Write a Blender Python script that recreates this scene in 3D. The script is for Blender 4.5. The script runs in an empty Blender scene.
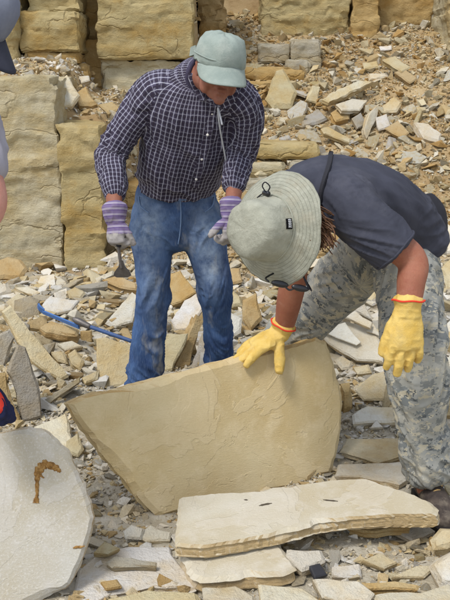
import bpy, bmesh, math, random
import numpy as np
from mathutils import Vector, Matrix

R = math.radians
sc = bpy.context.scene
col = sc.collection

# ------------------------------------------------------------------ camera, sky, sun, exposure
FPX, CAMH, PITCH = 850.0, 1.45, R(14.5)          # focal length in photo pixels (450 x 600), eye height, tilt down
cam_d = bpy.data.cameras.new('camera')
cam_d.sensor_fit = 'VERTICAL'; cam_d.sensor_height = 24.0; cam_d.lens = 24.0 * FPX / 600.0
cam_d.clip_start = 0.05; cam_d.clip_end = 3000
cam = bpy.data.objects.new('camera', cam_d); col.objects.link(cam)
cam.location = (0, 0, CAMH); cam.rotation_euler = (R(90) - PITCH, 0, 0)
sc.camera = cam

SUN_EL, SUN_AZ = R(58), R(-142)                  # azimuth from +Y towards +X: high, behind the camera's left shoulder
w = bpy.data.worlds.new('World'); sc.world = w; w.use_nodes = True
wt = w.node_tree; wt.nodes.clear()
sky = wt.nodes.new('ShaderNodeTexSky'); sky.sky_type = 'NISHITA'; sky.sun_disc = False
sky.sun_elevation = SUN_EL; sky.sun_rotation = SUN_AZ
sky.air_density = 1.0; sky.dust_density = 1.5; sky.ozone_density = 1.0
hs = wt.nodes.new('ShaderNodeHueSaturation'); hs.inputs['Saturation'].default_value = 0.4   # thin even cloud
bg = wt.nodes.new('ShaderNodeBackground'); bg.inputs['Strength'].default_value = 0.14
wo = wt.nodes.new('ShaderNodeOutputWorld')
wt.links.new(sky.outputs[0], hs.inputs['Color']); wt.links.new(hs.outputs[0], bg.inputs[0]); wt.links.new(bg.outputs[0], wo.inputs[0])

sun_d = bpy.data.lights.new('sun', 'SUN'); sun_d.energy = 1.5; sun_d.angle = R(14); sun_d.color = (1.0, 0.965, 0.91)
sun = bpy.data.objects.new('sun', sun_d); col.objects.link(sun)
sdir = Vector((math.sin(SUN_AZ) * math.cos(SUN_EL), math.cos(SUN_AZ) * math.cos(SUN_EL), math.sin(SUN_EL)))
sun.rotation_euler = sdir.to_track_quat('Z', 'Y').to_euler(); sun.location = sdir * 30

vs = sc.view_settings
vs.view_transform = 'Standard'; vs.look = 'None'; vs.gamma = 1.0; vs.use_curve_mapping = False; vs.exposure = 0.72

# ------------------------------------------------------------------ helpers: pixels, noise
CP, SP = math.cos(PITCH), math.sin(PITCH)
def ray(px, py):
    u, v = (px - 225) / FPX, (300 - py) / FPX
    return Vector((u, CP + v * SP, -SP + v * CP))
def P(px, py, Y):
    d = ray(px, py); return Vector((0, 0, CAMH)) + d * (Y / d.y)

def _h(ix, iy, iz, seed):
    n = (ix.astype(np.int64) * 374761393 + iy.astype(np.int64) * 668265263 + iz.astype(np.int64) * 2147483647 + seed * 974634777) & 0xffffffff
    n = ((n ^ (n >> 13)) * 1274126177) & 0xffffffff
    n = ((n ^ (n >> 16)) * 2246822519) & 0xffffffff
    return ((n ^ (n >> 15)) & 0xffffff) / float(0xffffff) * 2 - 1
def vn(p, seed=0):
    p = np.asarray(p, float); i = np.floor(p); f = p - i; i = i.astype(np.int64)
    f = f * f * f * (f * (f * 6 - 15) + 10)
    x, y, z = i[..., 0], i[..., 1], i[..., 2]; fx, fy, fz = f[..., 0], f[..., 1], f[..., 2]
    def L(a, b, t): return a + (b - a) * t
    return L(L(L(_h(x, y, z, seed), _h(x+1, y, z, seed), fx), L(_h(x, y+1, z, seed), _h(x+1, y+1, z, seed), fx), fy),
             L(L(_h(x, y, z+1, seed), _h(x+1, y, z+1, seed), fx), L(_h(x, y+1, z+1, seed), _h(x+1, y+1, z+1, seed), fx), fy), fz)
def fbm(p, o=4, seed=0, g=0.5):
    p = np.asarray(p, float); s = 0; a = 1; t = 0
    for k in range(o):
        s = s + a * vn(p * (2.03 ** k) + 17.3 * k, seed + k); t += a; a *= g
    return s / t
def sst(a, b, x):
    t = np.clip((x - a) / (b - a), 0, 1); return t * t * (3 - 2 * t)

def height(x, y):
    x = np.asarray(x, float); y = np.asarray(y, float)
    q = np.stack([x, y, 0 * x], -1)
    h = 0.03 * fbm(q * 1.3, 3, 5) * sst(2.2, 3.5, y)
    h = h + 0.012 * fbm(q * 7, 2, 8)
    h = h + 0.13 * np.exp(-((x + 1.0) / 0.55) ** 2 - ((y - 4.9) / 1.0) ** 2)          # rubble mound left
    h = h + 0.24 * np.exp(-((x - 0.95) / 0.65) ** 2 - ((y - 4.6) / 0.8) ** 2)         # slab heap right
    y0 = 5.9 + 0.5 * sst(0.3, -0.9, x) + 0.25 * vn(q * 0.9 + 4, 3)
    s = 0.5 * np.maximum(0, y - y0)
    s = np.where(y > 10.2, np.maximum(s, 2.1 + 1.3 * sst(10.2, 10.8, y)), s)
    s = np.minimum(s, 3.4) + 0.09 * fbm(q * 1.7 + 3, 3, 21) * sst(6.2, 7.4, y)
    led = 1.16 + 0.3 * sst(-1.2, -1.4, x)
    l = led * sst(6.75, 6.95, y) + 0.12 * np.maximum(0, np.minimum(y, 8.4) - 6.9) + 1.7 * sst(8.75, 9.2, y) + 0.04 * fbm(q * 3, 3, 31) * sst(6.9, 7.2, y)
    m = sst(-0.78, -0.98, x)
    m2 = sst(-0.15, -0.35, x) * sst(8.55, 8.8, y)
    s = np.maximum(s, m2 * 3.0)
    return h + s * (1 - m) + l * m
def hz(x, y): return float(height(np.array([x]), np.array([y]))[0])
def on_ground(px, py, lift=0.0):
    d = ray(px, py); o = Vector((0, 0, CAMH)); prev = 1.2
    ts = np.linspace(1.2, 14, 640)
    X, Yv, Z = d.x * ts, d.y * ts, CAMH + d.z * ts
    below = Z <= height(X, Yv) + lift
    k = int(np.argmax(below)) if below.any() else 639
    return o + d * float(ts[k])

# ------------------------------------------------------------------ helpers: objects
def link(name, me, mat=None, parent=None):
    o = bpy.data.objects.new(name, me); col.objects.link(o)
    if mat is not None and me is not None and len(me.materials) == 0: me.materials.append(mat)
    if parent is not None: o.parent = parent
    return o
def tag(o, label=None, cat=None, group=None, kind=None):
    if label: o['label'] = label
    if cat: o['category'] = cat
    if group: o['group'] = group
    if kind: o['kind'] = kind
    return o
def empty(name, loc, label, cat, group=None):
    o = bpy.data.objects.new(name, None); col.objects.link(o); o.location = loc; o.empty_display_size = 0.1
    return tag(o, label, cat, group)
def part(name, me, mat, root, smooth=True):
    """mesh in world coordinates -> part of root (root carries only a location)"""
    me.transform(Matrix.Translation(-root.location))
    if smooth: me.polygons.foreach_set('use_smooth', [True] * len(me.polygons))
    return link(name, me, mat, root)
def subpart(name, me, mat, owner, root, smooth=True):
    me.transform(Matrix.Translation(-root.location))
    if smooth: me.polygons.foreach_set('use_smooth', [True] * len(me.polygons))
    return link(name, me, mat, owner)
def mesh_from(name, v, f):
    me = bpy.data.meshes.new(name); me.from_pydata([tuple(a) for a in v], [], f); me.update(); return me
def bm_mesh(bm, name='m'):
    me = bpy.data.meshes.new(name); bm.to_mesh(me); bm.free(); return me
def fix_normals(me):
    bm = bmesh.new(); bm.from_mesh(me); bmesh.ops.recalc_face_normals(bm, faces=bm.faces[:]); bm.to_mesh(me); bm.free(); return me

def lin(r, g, b, k=1.0):
    def c(x):
        x /= 255.0
        return x / 12.92 if x <= 0.04045 else ((x + 0.055) / 1.055) ** 2.4
    return (c(r) * k, c(g) * k, c(b) * k, 1.0)

# ------------------------------------------------------------------ helpers: materials
class NT:
    def __init__(s, name):
        s.m = bpy.data.materials.new(name); s.m.use_nodes = True; s.t = s.m.node_tree; s.t.nodes.clear()
        s.out = s.n('OutputMaterial'); s.b = s.n('BsdfPrincipled')
        s.t.links.new(s.b.outputs[0], s.out.inputs[0])
    def n(s, kind, props=None, **ins):
        x = s.t.nodes.new('ShaderNode' + kind)
        for k, v in (props or {}).items(): setattr(x, k, v)
        for k, v in ins.items(): s.set(x, int(k[1:]) if k[0] == 'i' and k[1:].isdigit() else k.replace('_', ' '), v)
        return x
    def set(s, x, key, v):
        i = x.inputs[key]
        if hasattr(v, 'outputs'): v = v.outputs[0]
        if isinstance(v, bpy.types.NodeSocket): s.t.links.new(v, i)
        else: i.default_value = v
    def math(s, op, a, b=0.0, clamp=False): return s.n('Math', {'operation': op, 'use_clamp': clamp}, i0=a, i1=b)
    def mix(s, f, a, b, mode='MIX'):
        x = s.t.nodes.new('ShaderNodeMix'); x.data_type = 'RGBA'; x.blend_type = mode
        s.set(x, 0, f); s.set(x, 6, a); s.set(x, 7, b); return x.outputs[2]
    def noise(s, vec, scale, detail=4, rough=0.6, dist=0.0): return s.n('TexNoise', None, Vector=vec, Scale=scale, Detail=detail, Roughness=rough, Distortion=dist).outputs[0]
    def ramp(s, f, stops):
        x = s.t.nodes.new('ShaderNodeValToRGB'); e = x.color_ramp.elements
        while len(e) < len(stops): e.new(0.5)
        for k, (p, c) in enumerate(stops):
            e[k].position = p; e[k].color = c if len(c) == 4 else (*c, 1)
        s.set(x, 0, f); return x.outputs[0]
    def step(s, f, a, b): return s.n('MapRange', None, i0=f, i1=a, i2=b).outputs[0]
    def map(s, vec, scale=(1, 1, 1), loc=(0, 0, 0)): return s.n('Mapping', None, Vector=vec, Scale=scale, Location=loc).outputs[0]
    def obj(s): return s.n('TexCoord').outputs['Object']
    def uv(s): return s.n('TexCoord').outputs['UV']
    def bump(s, hgt, strength, dist, prev=None):
        x = s.n('Bump', None, Strength=strength, Distance=dist, Height=hgt)
        if prev is not None: s.set(x, 'Normal', prev)
        return x.outputs[0]
    def done(s, color, rough=0.85, normal=None, spec=0.3):
        s.set(s.b, 'Base Color', color); s.set(s.b, 'Roughness', rough); s.set(s.b, 'Specular IOR Level', spec)
        if normal is not None: s.set(s.b, 'Normal', normal)
        return s.m
G = lambda v: (v, v, v, 1)

def mat_stone(name, source):
    """limestone; own colour from the object colour (source 'object') or from a per-chip colour attribute"""
    t = NT(name); o = t.obj()
    info = t.n('ObjectInfo')
    base = info.outputs['Color'] if source == 'object' else t.n('Attribute', {'attribute_name': 'chip'}).outputs[0]
    off = t.n('VectorMath', {'operation': 'ADD'}, i0=o, i1=t.n('VectorMath', {'operation': 'SCALE'}, i0=(13.1, 7.7, 3.3), Scale=info.outputs['Random'] if source == 'object' else 0.3))
    n1 = t.noise(off, 5, 5, 0.6); n2 = t.noise(off, 26, 5, 0.7); n3 = t.noise(off, 120, 3, 0.7)
    nz = t.n('SeparateXYZ', None, Vector=t.n('TexCoord').outputs['Normal']).outputs[2]
    side = t.step(t.math('ABSOLUTE', nz), 0.75, 0.35) if source == 'object' else 0.0
    c = t.mix(t.step(n1, 0.42, 0.66), base, t.mix(1.0, base, (0.93, 0.80, 0.58, 1), 'MULTIPLY'))
    c = t.mix(t.math('MULTIPLY', t.step(n2, 0.56, 0.72), 0.42), c, t.mix(1.0, c, (1.28, 1.27, 1.3, 1), 'MULTIPLY'))
    c = t.mix(t.math('MULTIPLY', t.step(n2, 0.45, 0.3), 0.5), c, t.mix(1.0, c, (0.74, 0.66, 0.54, 1), 'MULTIPLY'))
    if source == 'object':
        bands = t.noise(t.map(off, (3, 3, 90)), 1.0, 4, 0.7)
        c = t.mix(t.math('MULTIPLY', side, t.step(bands, 0.3, 0.7)), c, t.mix(1.0, c, (0.86, 0.72, 0.5, 1), 'MULTIPLY'))
        hh = t.math('ADD', t.math('MULTIPLY', t.math('MULTIPLY', bands, side), 0.8), n2)
    else: hh = n2
    hh = t.math('ADD', hh, t.math('MULTIPLY', n3, 0.4))
    return t.done(c, 0.9, t.bump(hh, 0.8, 0.016), 0.25)

def mat_slab(name, base, spots=(0.35, 0.22, 0.1, 1), gloss=0.85, pale=1.12, blot=0.2, grain=0.25, bstr=0.45):
    """big sawn-thin bedding slabs: fine grain, dust, a few dark flecks, broken yellowish rim"""
    t = NT(name); o = t.obj()
    nz = t.n('SeparateXYZ', None, Vector=t.n('TexCoord').outputs['Normal']).outputs[2]
    side = t.step(t.math('ABSOLUTE', nz), 0.8, 0.4)
    n0 = t.noise(o, 2.6, 4, 0.55, 0.6); n1 = t.noise(o, 9, 6, 0.65); n2 = t.noise(t.map(o, (1, 3, 1)), 60, 4, 0.7); n3 = t.noise(o, 300, 2, 0.6)
    dk = t.mix(1.0, base, (0.86, 0.79, 0.66, 1), 'MULTIPLY'); lt = t.mix(1.0, base, (pale, pale, pale * 1.06, 1), 'MULTIPLY')
    c = t.mix(t.step(n0, 0.36, 0.66), dk, base)
    c = t.mix(t.math('MULTIPLY', t.step(n1, 0.5, 0.7), 0.7), c, lt)
    c = t.mix(t.math('MULTIPLY', t.step(n2, 0.55, 0.75), 0.35), c, lt)
    c = t.mix(t.math('MULTIPLY', t.step(n3, 0.6, 0.7), blot), c, dk)
    fl = t.n('TexVoronoi', None, Vector=t.map(o, (1, 2.4, 1)), Scale=17.0)
    fm = t.math('MULTIPLY', t.step(fl.outputs['Distance'], 0.055, 0.03), t.step(t.n('SeparateXYZ', None, Vector=fl.outputs['Color']).outputs[0], 0.86, 0.9))
    c = t.mix(t.math('MULTIPLY', fm, 0.7), c, spots)
    bands = t.noise(t.map(o, (6, 6, 110)), 1.0, 4, 0.7)
    rim = t.mix(bands, t.mix(1.0, base, (0.55, 0.38, 0.2, 1), 'MULTIPLY'), t.mix(1.0, base, (0.98, 0.82, 0.56, 1), 'MULTIPLY'))
    c = t.mix(side, c, rim)
    sc_ = t.noise(t.map(t.n('Mapping', None, Vector=o, Rotation=(0, 0, 0.6)).outputs[0], (1, 26, 1)), 9, 3, 0.6)
    c = t.mix(t.math('MULTIPLY', t.step(sc_, 0.66, 0.72), 0.4), c, lt)
    gr_ = t.noise(o, 150, 4, 0.75)
    c = t.mix(t.math('MULTIPLY', t.step(gr_, 0.54, 0.64), grain), c, t.mix(1.0, base, (1.32, 1.34, 1.42, 1), 'MULTIPLY'))
    c = t.mix(t.math('MULTIPLY', t.step(gr_, 0.44, 0.36), grain), c, dk)
    hh = t.math('ADD', t.math('MULTIPLY', n1, 0.7), t.math('ADD', t.math('MULTIPLY', n2, 0.5), t.math('ADD', t.math('MULTIPLY', n3, 0.18), t.math('MULTIPLY', gr_, grain * 1.5))))
    ter = t.noise(t.map(o, (1, 1, .2), (4, 2, 0)), 3.1, 5, 0.55, 0.8)
    tr1 = t.math('ADD', t.step(ter, 0.56, 0.568), t.math('ADD', t.step(ter, 0.635, 0.641), t.step(ter, 0.40, 0.406)))
    c = t.mix(t.math('MULTIPLY', t.step(ter, 0.56, 0.57), 0.3), c, lt)
    hh = t.math('ADD', hh, t.math('MULTIPLY', tr1, 0.45))
    hh = t.math('ADD', hh, t.math('MULTIPLY', t.math('MULTIPLY', bands, side), 1.2))
    return t.done(c, gloss, t.bump(hh, bstr, 0.008), 0.25)

def mat_rockface(name):
    t = NT(name); o = t.obj()
    bed = t.noise(t.map(o, (0.7, 0.7, 5)), 1.0, 5, 0.65, 0.6)
    fine = t.noise(t.map(o, (5, 5, 15)), 1.0, 6, 0.72, 1.2)
    vo = t.n('TexVoronoi', {'feature': 'DISTANCE_TO_EDGE'}, Vector=t.n('VectorMath', {'operation': 'ADD'}, i0=t.map(o, (1.5, 1.5, 4.2)), i1=t.n('VectorMath', {'operation': 'SCALE'}, i0=t.n('TexNoise', None, Vector=o, Scale=4.0, Detail=4.0).outputs['Color'], Scale=0.9)), Scale=1.0).outputs['Distance']
    crack = t.math('MULTIPLY', t.step(vo, 0.03, 0.0), t.step(t.noise(o, 1.8, 3, .6), .45, .6))
    bl = t.noise(o, 3.2, 6, 0.62); gr = t.noise(o, 40, 5, 0.75)
    base = t.n('ObjectInfo').outputs['Color']
    c = t.mix(t.step(bed, 0.38, 0.62), base, t.mix(1.0, base, (0.92, 0.80, 0.60, 1), 'MULTIPLY'))
    c = t.mix(t.math('MULTIPLY', t.step(bl, 0.5, 0.66), 0.75), c, t.mix(1.0, base, (1.16, 1.18, 1.28, 1), 'MULTIPLY'))
    c = t.mix(t.math('MULTIPLY', t.step(bl, 0.45, 0.34), 0.6), c, t.mix(1.0, base, (0.86, 0.66, 0.36, 1), 'MULTIPLY'))
    c = t.mix(t.math('MULTIPLY', t.step(fine, 0.56, 0.7), 0.4), c, t.mix(1.0, base, (0.72, 0.60, 0.42, 1), 'MULTIPLY'))
    c = t.mix(t.math('MULTIPLY', t.step(gr, 0.55, 0.72), 0.4), c, t.mix(1.0, base, (1.25, 1.22, 1.2, 1), 'MULTIPLY'))
    c = t.mix(t.math('MULTIPLY', crack, .45), c, t.mix(1.0, base, (0.5, 0.4, 0.26, 1), 'MULTIPLY'))
    hh = t.math('ADD', t.math('MULTIPLY', fine, 0.8), t.math('ADD', bl, t.math('MULTIPLY', gr, 0.9)))
    hh = t.math('SUBTRACT', hh, t.math('MULTIPLY', crack, 1.0))
    return t.done(c, 0.95, t.bump(hh, 0.6, 0.03), 0.2)

def mat_ground():
    t = NT('quarry_dirt'); o = t.obj()
    yy = t.n('SeparateXYZ', None, Vector=o).outputs[1]
    n1 = t.noise(o, 1.4, 5, 0.6); n2 = t.noise(o, 11, 6, 0.7); n3 = t.noise(o, 70, 4, 0.75)
    far = t.step(t.math('ADD', yy, t.math('MULTIPLY', n1, 1.6)), 6.3, 7.3)       # pale crushed dust on the floor, ochre earth in the scree
    a = t.mix(t.step(n2, 0.4, 0.65), lin(178, 168, 146, .82), lin(206, 199, 182, .82))
    b = t.mix(t.step(n1, 0.4, 0.62), lin(166, 140, 100, .8), lin(188, 166, 128, .8))
    b = t.mix(t.math('MULTIPLY', t.step(n2, 0.52, 0.68), 0.6), b, lin(146, 118, 80, .8))
    c = t.mix(far, a, b)
    c = t.mix(t.math('MULTIPLY', t.step(n3, 0.56, 0.68), 0.5), c, t.mix(1.0, c, (1.25, 1.22, 1.2, 1), 'MULTIPLY'))
    hh = t.math('ADD', n2, t.math('MULTIPLY', n3, 0.5))
    return t.done(c, 0.97, t.bump(hh, 0.8, 0.02), 0.15)

def weave(t, uv, k, amp=0.12):
    s = t.n('SeparateXYZ', None, Vector=uv)
    a = t.math('SINE', t.math('MULTIPLY', t.math('ADD', s.outputs[0], s.outputs[1]), k)); return a

def mat_denim():
    t = NT('denim'); uv = t.uv(); o = t.obj()
    n1 = t.noise(o, 7, 5, 0.6, 0.4); n2 = t.noise(t.map(uv, (260, 30, 1)), 1.0, 3, 0.6); n3 = t.noise(o, 26, 5, 0.7)
    n4 = t.noise(t.map(o, (1, 1, .35)), 13, 4, 0.6)
    wear = t.n('Attribute', {'attribute_name': 'wear'}).outputs['Fac']
    c = t.mix(t.step(n1, 0.35, 0.68), lin(34, 52, 88), lin(66, 92, 132))
    c = t.mix(t.math('MULTIPLY', wear, t.step(n3, 0.25, 0.7)), c, lin(160, 178, 198))
    c = t.mix(t.math('MULTIPLY', t.step(n2, 0.5, 0.75), 0.3), c, lin(122, 142, 170))
    c = t.mix(t.math('MULTIPLY', t.step(n4, 0.57, 0.72), 0.42), c, lin(176, 174, 160))   # pale rock dust
    return t.done(c, 0.9, t.bump(t.math('ADD', n2, t.math('MULTIPLY', n3, 1.5)), 0.3, 0.004), 0.2)

def mat_plaid():
    t = NT('plaid_cotton'); uv = t.n('VectorMath', {'operation': 'ADD'}, i0=t.uv(), i1=t.n('VectorMath', {'operation': 'SCALE'}, i0=t.n('TexNoise', None, Vector=t.obj(), Scale=11.0, Detail=3.0).outputs['Color'], Scale=0.012)).outputs[0]; s = t.n('SeparateXYZ', None, Vector=uv)
    def line(x, period, a, wd):
        f = t.math('FRACT', t.math('ADD', t.math('DIVIDE', x, period), a))
        d = t.math('ABSOLUTE', t.math('SUBTRACT', f, 0.5))
        return t.step(d, wd, wd * 0.6)
    U, V = s.outputs[0], s.outputs[1]
    big = 0.0195
    wu, wv = line(U, big, 0, 0.085), line(V, big, 0, 0.085)
    du, dv = line(U, big, 0.5, 0.22), line(V, big, 0.5, 0.22)
    n = t.noise(t.obj(), 30, 3, 0.6)
    c = t.mix(t.step(n, 0.3, 0.7), lin(56, 52, 70), lin(76, 72, 94))
    c = t.mix(t.math('MULTIPLY', t.math('MAXIMUM', du, dv), 0.6), c, lin(38, 30, 38))
    c = t.mix(t.math('MULTIPLY', wv, 0.28), c, lin(190, 190, 206))
    c = t.mix(t.math('MULTIPLY', wu, 0.5), c, lin(206, 208, 222))
    th = t.noise(t.map(uv, (700, 700, 1)), 1.0, 2, 0.5)
    wr_n = t.noise(t.obj(), 24, 4, .6, 1.2)
    c = t.mix(t.math('MULTIPLY', t.step(wr_n, .52, .75), .35), c, t.mix(1.0, c, (1.5, 1.5, 1.5, 1), 'MULTIPLY'))
    return t.done(c, 0.85, t.bump(wr_n, 0.35, 0.006, t.bump(th, 0.12, 0.002)), 0.2)

def mat_camo():
    t = NT('digital_camouflage_cloth'); uv = t.uv()
    snap = t.n('VectorMath', {'operation': 'SNAP'}, i0=uv, i1=(0.0035, 0.0035, 0.0035))
    v = t.map(snap, (1.0, 1.5, 1))
    def px(scale, seed):
        return t.noise(t.map(v, (1, 1, 1), (seed, seed * 1.7, 0)), scale, 3, 0.7)
    c = lin(142, 143, 138)
    c = t.mix(t.math('GREATER_THAN', px(17, 3.1), 0.53), c, lin(108, 112, 112))
    c = t.mix(t.math('GREATER_THAN', px(20, 9.4), 0.555), c, lin(168, 162, 144))
    c = t.mix(t.math('GREATER_THAN', px(24, 17.3), 0.60), c, lin(84, 88, 90))
    n = t.noise(t.obj(), 6, 5, 0.6)
    c = t.mix(t.math('MULTIPLY', t.step(n, 0.48, 0.68), 0.45), c, lin(196, 190, 172))
    th = t.noise(t.map(uv, (600, 600, 1)), 1.0, 2, 0.5)
    return t.done(c, 0.9, t.bump(t.math('ADD', th, t.math('MULTIPLY', n, 0.6)), 0.2, 0.003), 0.15)

def mat_cloth(name, a, b, dust=None, scale=9, bump=0.25, rough=0.9):
    t = NT(name); o = t.obj()
    n1 = t.noise(o, scale, 5, 0.6, 0.3); n2 = t.noise(o, scale * 9, 4, 0.7); n3 = t.noise(o, 420, 2, 0.5)
    c = t.mix(t.step(n1, 0.35, 0.68), a, b)
    if dust: c = t.mix(t.math('MULTIPLY', t.step(t.noise(t.map(o, (1, 1, 1), (3, 1, 2)), scale * 0.8, 6, 0.7), 0.52, 0.74), 0.6), c, dust)
    c = t.mix(t.math('MULTIPLY', t.step(n2, 0.5, 0.8), 0.3), c, t.mix(1.0, c, (1.25, 1.25, 1.25, 1), 'MULTIPLY'))
    return t.done(c, rough, t.bump(t.math('ADD', t.math('MULTIPLY', n2, 0.8), t.math('MULTIPLY', n3, 0.4)), bump, 0.004), 0.2)

def mat_skin(name, a, b, red):
    t = NT(name); o = t.obj()
    n1 = t.noise(o, 12, 4, 0.6); n2 = t.noise(o, 60, 5, 0.7); n3 = t.noise(o, 280, 3, 0.6)
    c = t.mix(t.step(n1, 0.35, 0.65), a, b)
    c = t.mix(t.math('MULTIPLY', t.step(n2, 0.5, 0.72), 0.6), c, red)
    hr = t.noise(t.map(o, (1, 1, .3)), 240, 4, .8, 1.5)
    c = t.mix(t.math('MULTIPLY', t.step(hr, .55, .68), .4), c, t.mix(1.0, c, (.55, .45, .4, 1), 'MULTIPLY'))
    c = t.mix(t.math('MULTIPLY', t.step(t.noise(o, 30, 5, .7), .55, .72), .3), c, lin(176, 150, 128))
    m = t.done(c, 0.62, t.bump(t.math('ADD', n2, t.math('ADD', t.math('MULTIPLY', n3, 0.5), t.math('MULTIPLY', hr, .5))), 0.5, 0.003), 0.3)
    t.b.inputs['Subsurface Weight'].default_value = 0.12
    t.b.inputs['Subsurface Radius'].default_value = (0.012, 0.005, 0.003)
    return m
def mat_plain(name, c, rough=0.6, spec=0.4, metal=0.0, var=0.25, scale=40):
    t = NT(name); n = t.noise(t.obj(), scale, 4, 0.65)
    cc = t.mix(t.step(n, 0.35, 0.7), c, (c[0] * (1 + var), c[1] * (1 + var), c[2] * (1 + var), 1))
    t.b.inputs['Metallic'].default_value = metal
    return t.done(cc, rough, t.bump(n, 0.15, 0.002), spec)

# ------------------------------------------------------------------ ground
def axis(lo, hi, step, far):
    a = list(np.arange(lo, hi + 1e-6, step))
    return np.array([-f for f in far[::-1]] + a + list(far)) if False else np.array(a)
gx = np.concatenate([[-600, -200, -60, -20, -9, -6], np.arange(-4.6, 4.8, 0.055), [6, 9, 20, 60, 200, 600]])
gy = np.concatenate([[-600, -200, -60, -20, -6, -2, 0, 0.8], np.arange(1.3, 11.4, 0.055), [12.5, 16, 25, 60, 200, 600, 1200]])
GX, GY = np.meshgrid(gx, gy)
GZ = height(GX, GY) + 0.012 * fbm(np.stack([GX, GY, 0 * GX], -1) * 13, 2, 77) * (GY < 12)
nx_, ny_ = len(gx), len(gy)
ii = np.arange(nx_ * ny_).reshape(ny_, nx_)
gf = np.stack([ii[:-1, :-1], ii[:-1, 1:], ii[1:, 1:], ii[1:, :-1]], -1).reshape(-1, 4)
gm = mesh_from('ground', np.stack([GX, GY, GZ], -1).reshape(-1, 3), gf.tolist())
gm.polygons.foreach_set('use_smooth', [True] * len(gm.polygons))
ground = tag(link('ground', gm, mat_ground()), kind='structure')

# ------------------------------------------------------------------ bedded rock faces
M_rock = mat_rockface('bedded_rock')
def worley(p, seed):
    i = np.floor(p).astype(np.int64); best = np.full(len(p), 1e9); val = np.zeros(len(p)); sec = np.full(len(p), 1e9); v2 = np.zeros(len(p))
    for dx in (-1, 0, 1):
        for dy in (-1, 0, 1):
            for dz in (-1, 0, 1):
                c = i + np.array([dx, dy, dz]); x, y, z = c[:, 0], c[:, 1], c[:, 2]
                q = c + .5 + .45 * np.stack([_h(x, y, z, seed), _h(x, y, z, seed + 1), _h(x, y, z, seed + 2)], -1)
                d = np.sqrt(((q - p) ** 2).sum(1)); hv = _h(x, y, z, seed + 5); m = d < best; m2 = ~m & (d < sec)
                sec[m2] = d[m2]; v2[m2] = hv[m2]; sec[m] = best[m]; v2[m] = val[m]; best[m] = d[m]; val[m] = hv[m]
    s = .5 + .5 * sst(0, .16, sec - best)
    return val * s + v2 * (1 - s)
def rock_block(parent, x0, x1, y0, y1, z0, z1, seed, colr, amp=0.03, cell=0.02, skew=0.0, bedamp=0.018, bedf=13):
    vs_, fs_ = [], []
    def grid(o, a, b):
        la, lb = a.length, b.length
        na, nb = max(2, int(la / cell)), max(2, int(lb / cell))
        s, t = np.meshgrid(np.linspace(0, 1, na + 1), np.linspace(0, 1, nb + 1))
        v = np.array(o)[None, None] + s[..., None] * np.array(a) + t[..., None] * np.array(b)
        base = sum(len(q) for q in vs_); vs_.append(v.reshape(-1, 3))
        i = np.arange((na + 1) * (nb + 1)).reshape(nb + 1, na + 1) + base
        fs_.extend(np.stack([i[:-1, :-1], i[:-1, 1:], i[1:, 1:], i[1:, :-1]], -1).reshape(-1, 4).tolist())
    X, Y, Z = Vector((x1 - x0, 0, 0)), Vector((0, y1 - y0, 0)), Vector((0, 0, z1 - z0)); o = Vector((x0, y0, z0))
    grid(o, X, Z); grid(o + Y, Z, X); grid(o, Z, Y); grid(o + X, Y, Z); grid(o + Z, X, Y); grid(o, Y, X)
    v = np.concatenate(vs_)
    c = np.array([(x0 + x1) / 2, (y0 + y1) / 2, (z0 + z1) / 2]); hsz = np.array([(x1 - x0) / 2, (y1 - y0) / 2, (z1 - z0) / 2])
    r = (v - c)
    rn = r / hsz
    # round the corners a little, break the beds, add lumps
    ed = np.sort(np.abs(rn), axis=1)[:, 1]
    wc = v * np.array([2.6, 2.6, 7.5]) + 0.5 * np.stack([fbm(v * 4 + 7 * k, 2, seed + 90 + k) for k in range(3)], -1)
    cellv = worley(wc, seed)
    v = v - r / np.maximum(np.linalg.norm(r, axis=1, keepdims=True), 1e-6) * (0.016 * np.clip((ed - 0.95) / 0.05, 0, 1) ** 2)[:, None] * (1 + 1.2 * fbm(v * 9, 2, seed + 9))[:, None]
    lev = np.floor((v[:, 2] + 0.02 * fbm(v * 2.2, 2, seed + 3)) * bedf)
    st = _h(lev, lev * 0 + seed, lev * 0, 7) * (0.4 + 0.6 * np.clip(vn(v * np.array([1.7, 1.7, 5.0]), seed + 5) + .5, 0, 1))
    dxy = rn[:, :2] * (np.abs(rn[:, :2]) > 0.9)
    v[:, :2] += dxy * (bedamp * .35 * st + .017 * cellv)[:, None]
    v[:, 2] += (rn[:, 2] > .9) * .02 * cellv
    for k in range(3):
        v[:, k] += amp * (.5 * fbm(v * 2.6 + 31 * k, 4, seed + 40 + k) + .3 * fbm(v * 9 + 31 * k, 2, seed + 43 + k)) * (0.5 if k == 2 else 1.0)
        v[:, k] += amp * 0.25 * fbm(v * 22 + 9 * k, 2, seed + 60 + k)
    v[:, 0] += skew * (v[:, 2] - z0)
    me = mesh_from('block', v - c, fs_)
    bm = bmesh.new(); bm.from_mesh(me); bmesh.ops.remove_doubles(bm, verts=bm.verts[:], dist=0.004); bm.to_mesh(me); bm.free()
    me.polygons.foreach_set('use_smooth', [True] * len(me.polygons)); me.set_sharp_from_angle(angle=R(32))
    ob = link('block', me, M_rock, parent); ob.location = c; ob.color = colr
    return ob
def face(name):
    o = bpy.data.objects.new(name, None); col.objects.link(o); o['kind'] = 'structure'; return o
YL = lin(184, 168, 124, .8); PL = lin(190, 181, 152, .82); OC = lin(184, 158, 108, .8); GY_ = lin(176, 170, 152, .8); DK = lin(158, 136, 96, .75)
f1 = face('quarry_ledge')
rock_block(f1, -4.2, -1.275, 6.60, 7.5, -0.15, 1.47, 1, PL, 0.035)
rock_block(f1, -1.265, -0.94, 6.55, 7.5, -0.15, 1.13, 2, YL, 0.03)
rock_block(f1, -0.95, -0.70, 7.0, 7.6, -0.1, 0.62, 3, OC, 0.05)
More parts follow.
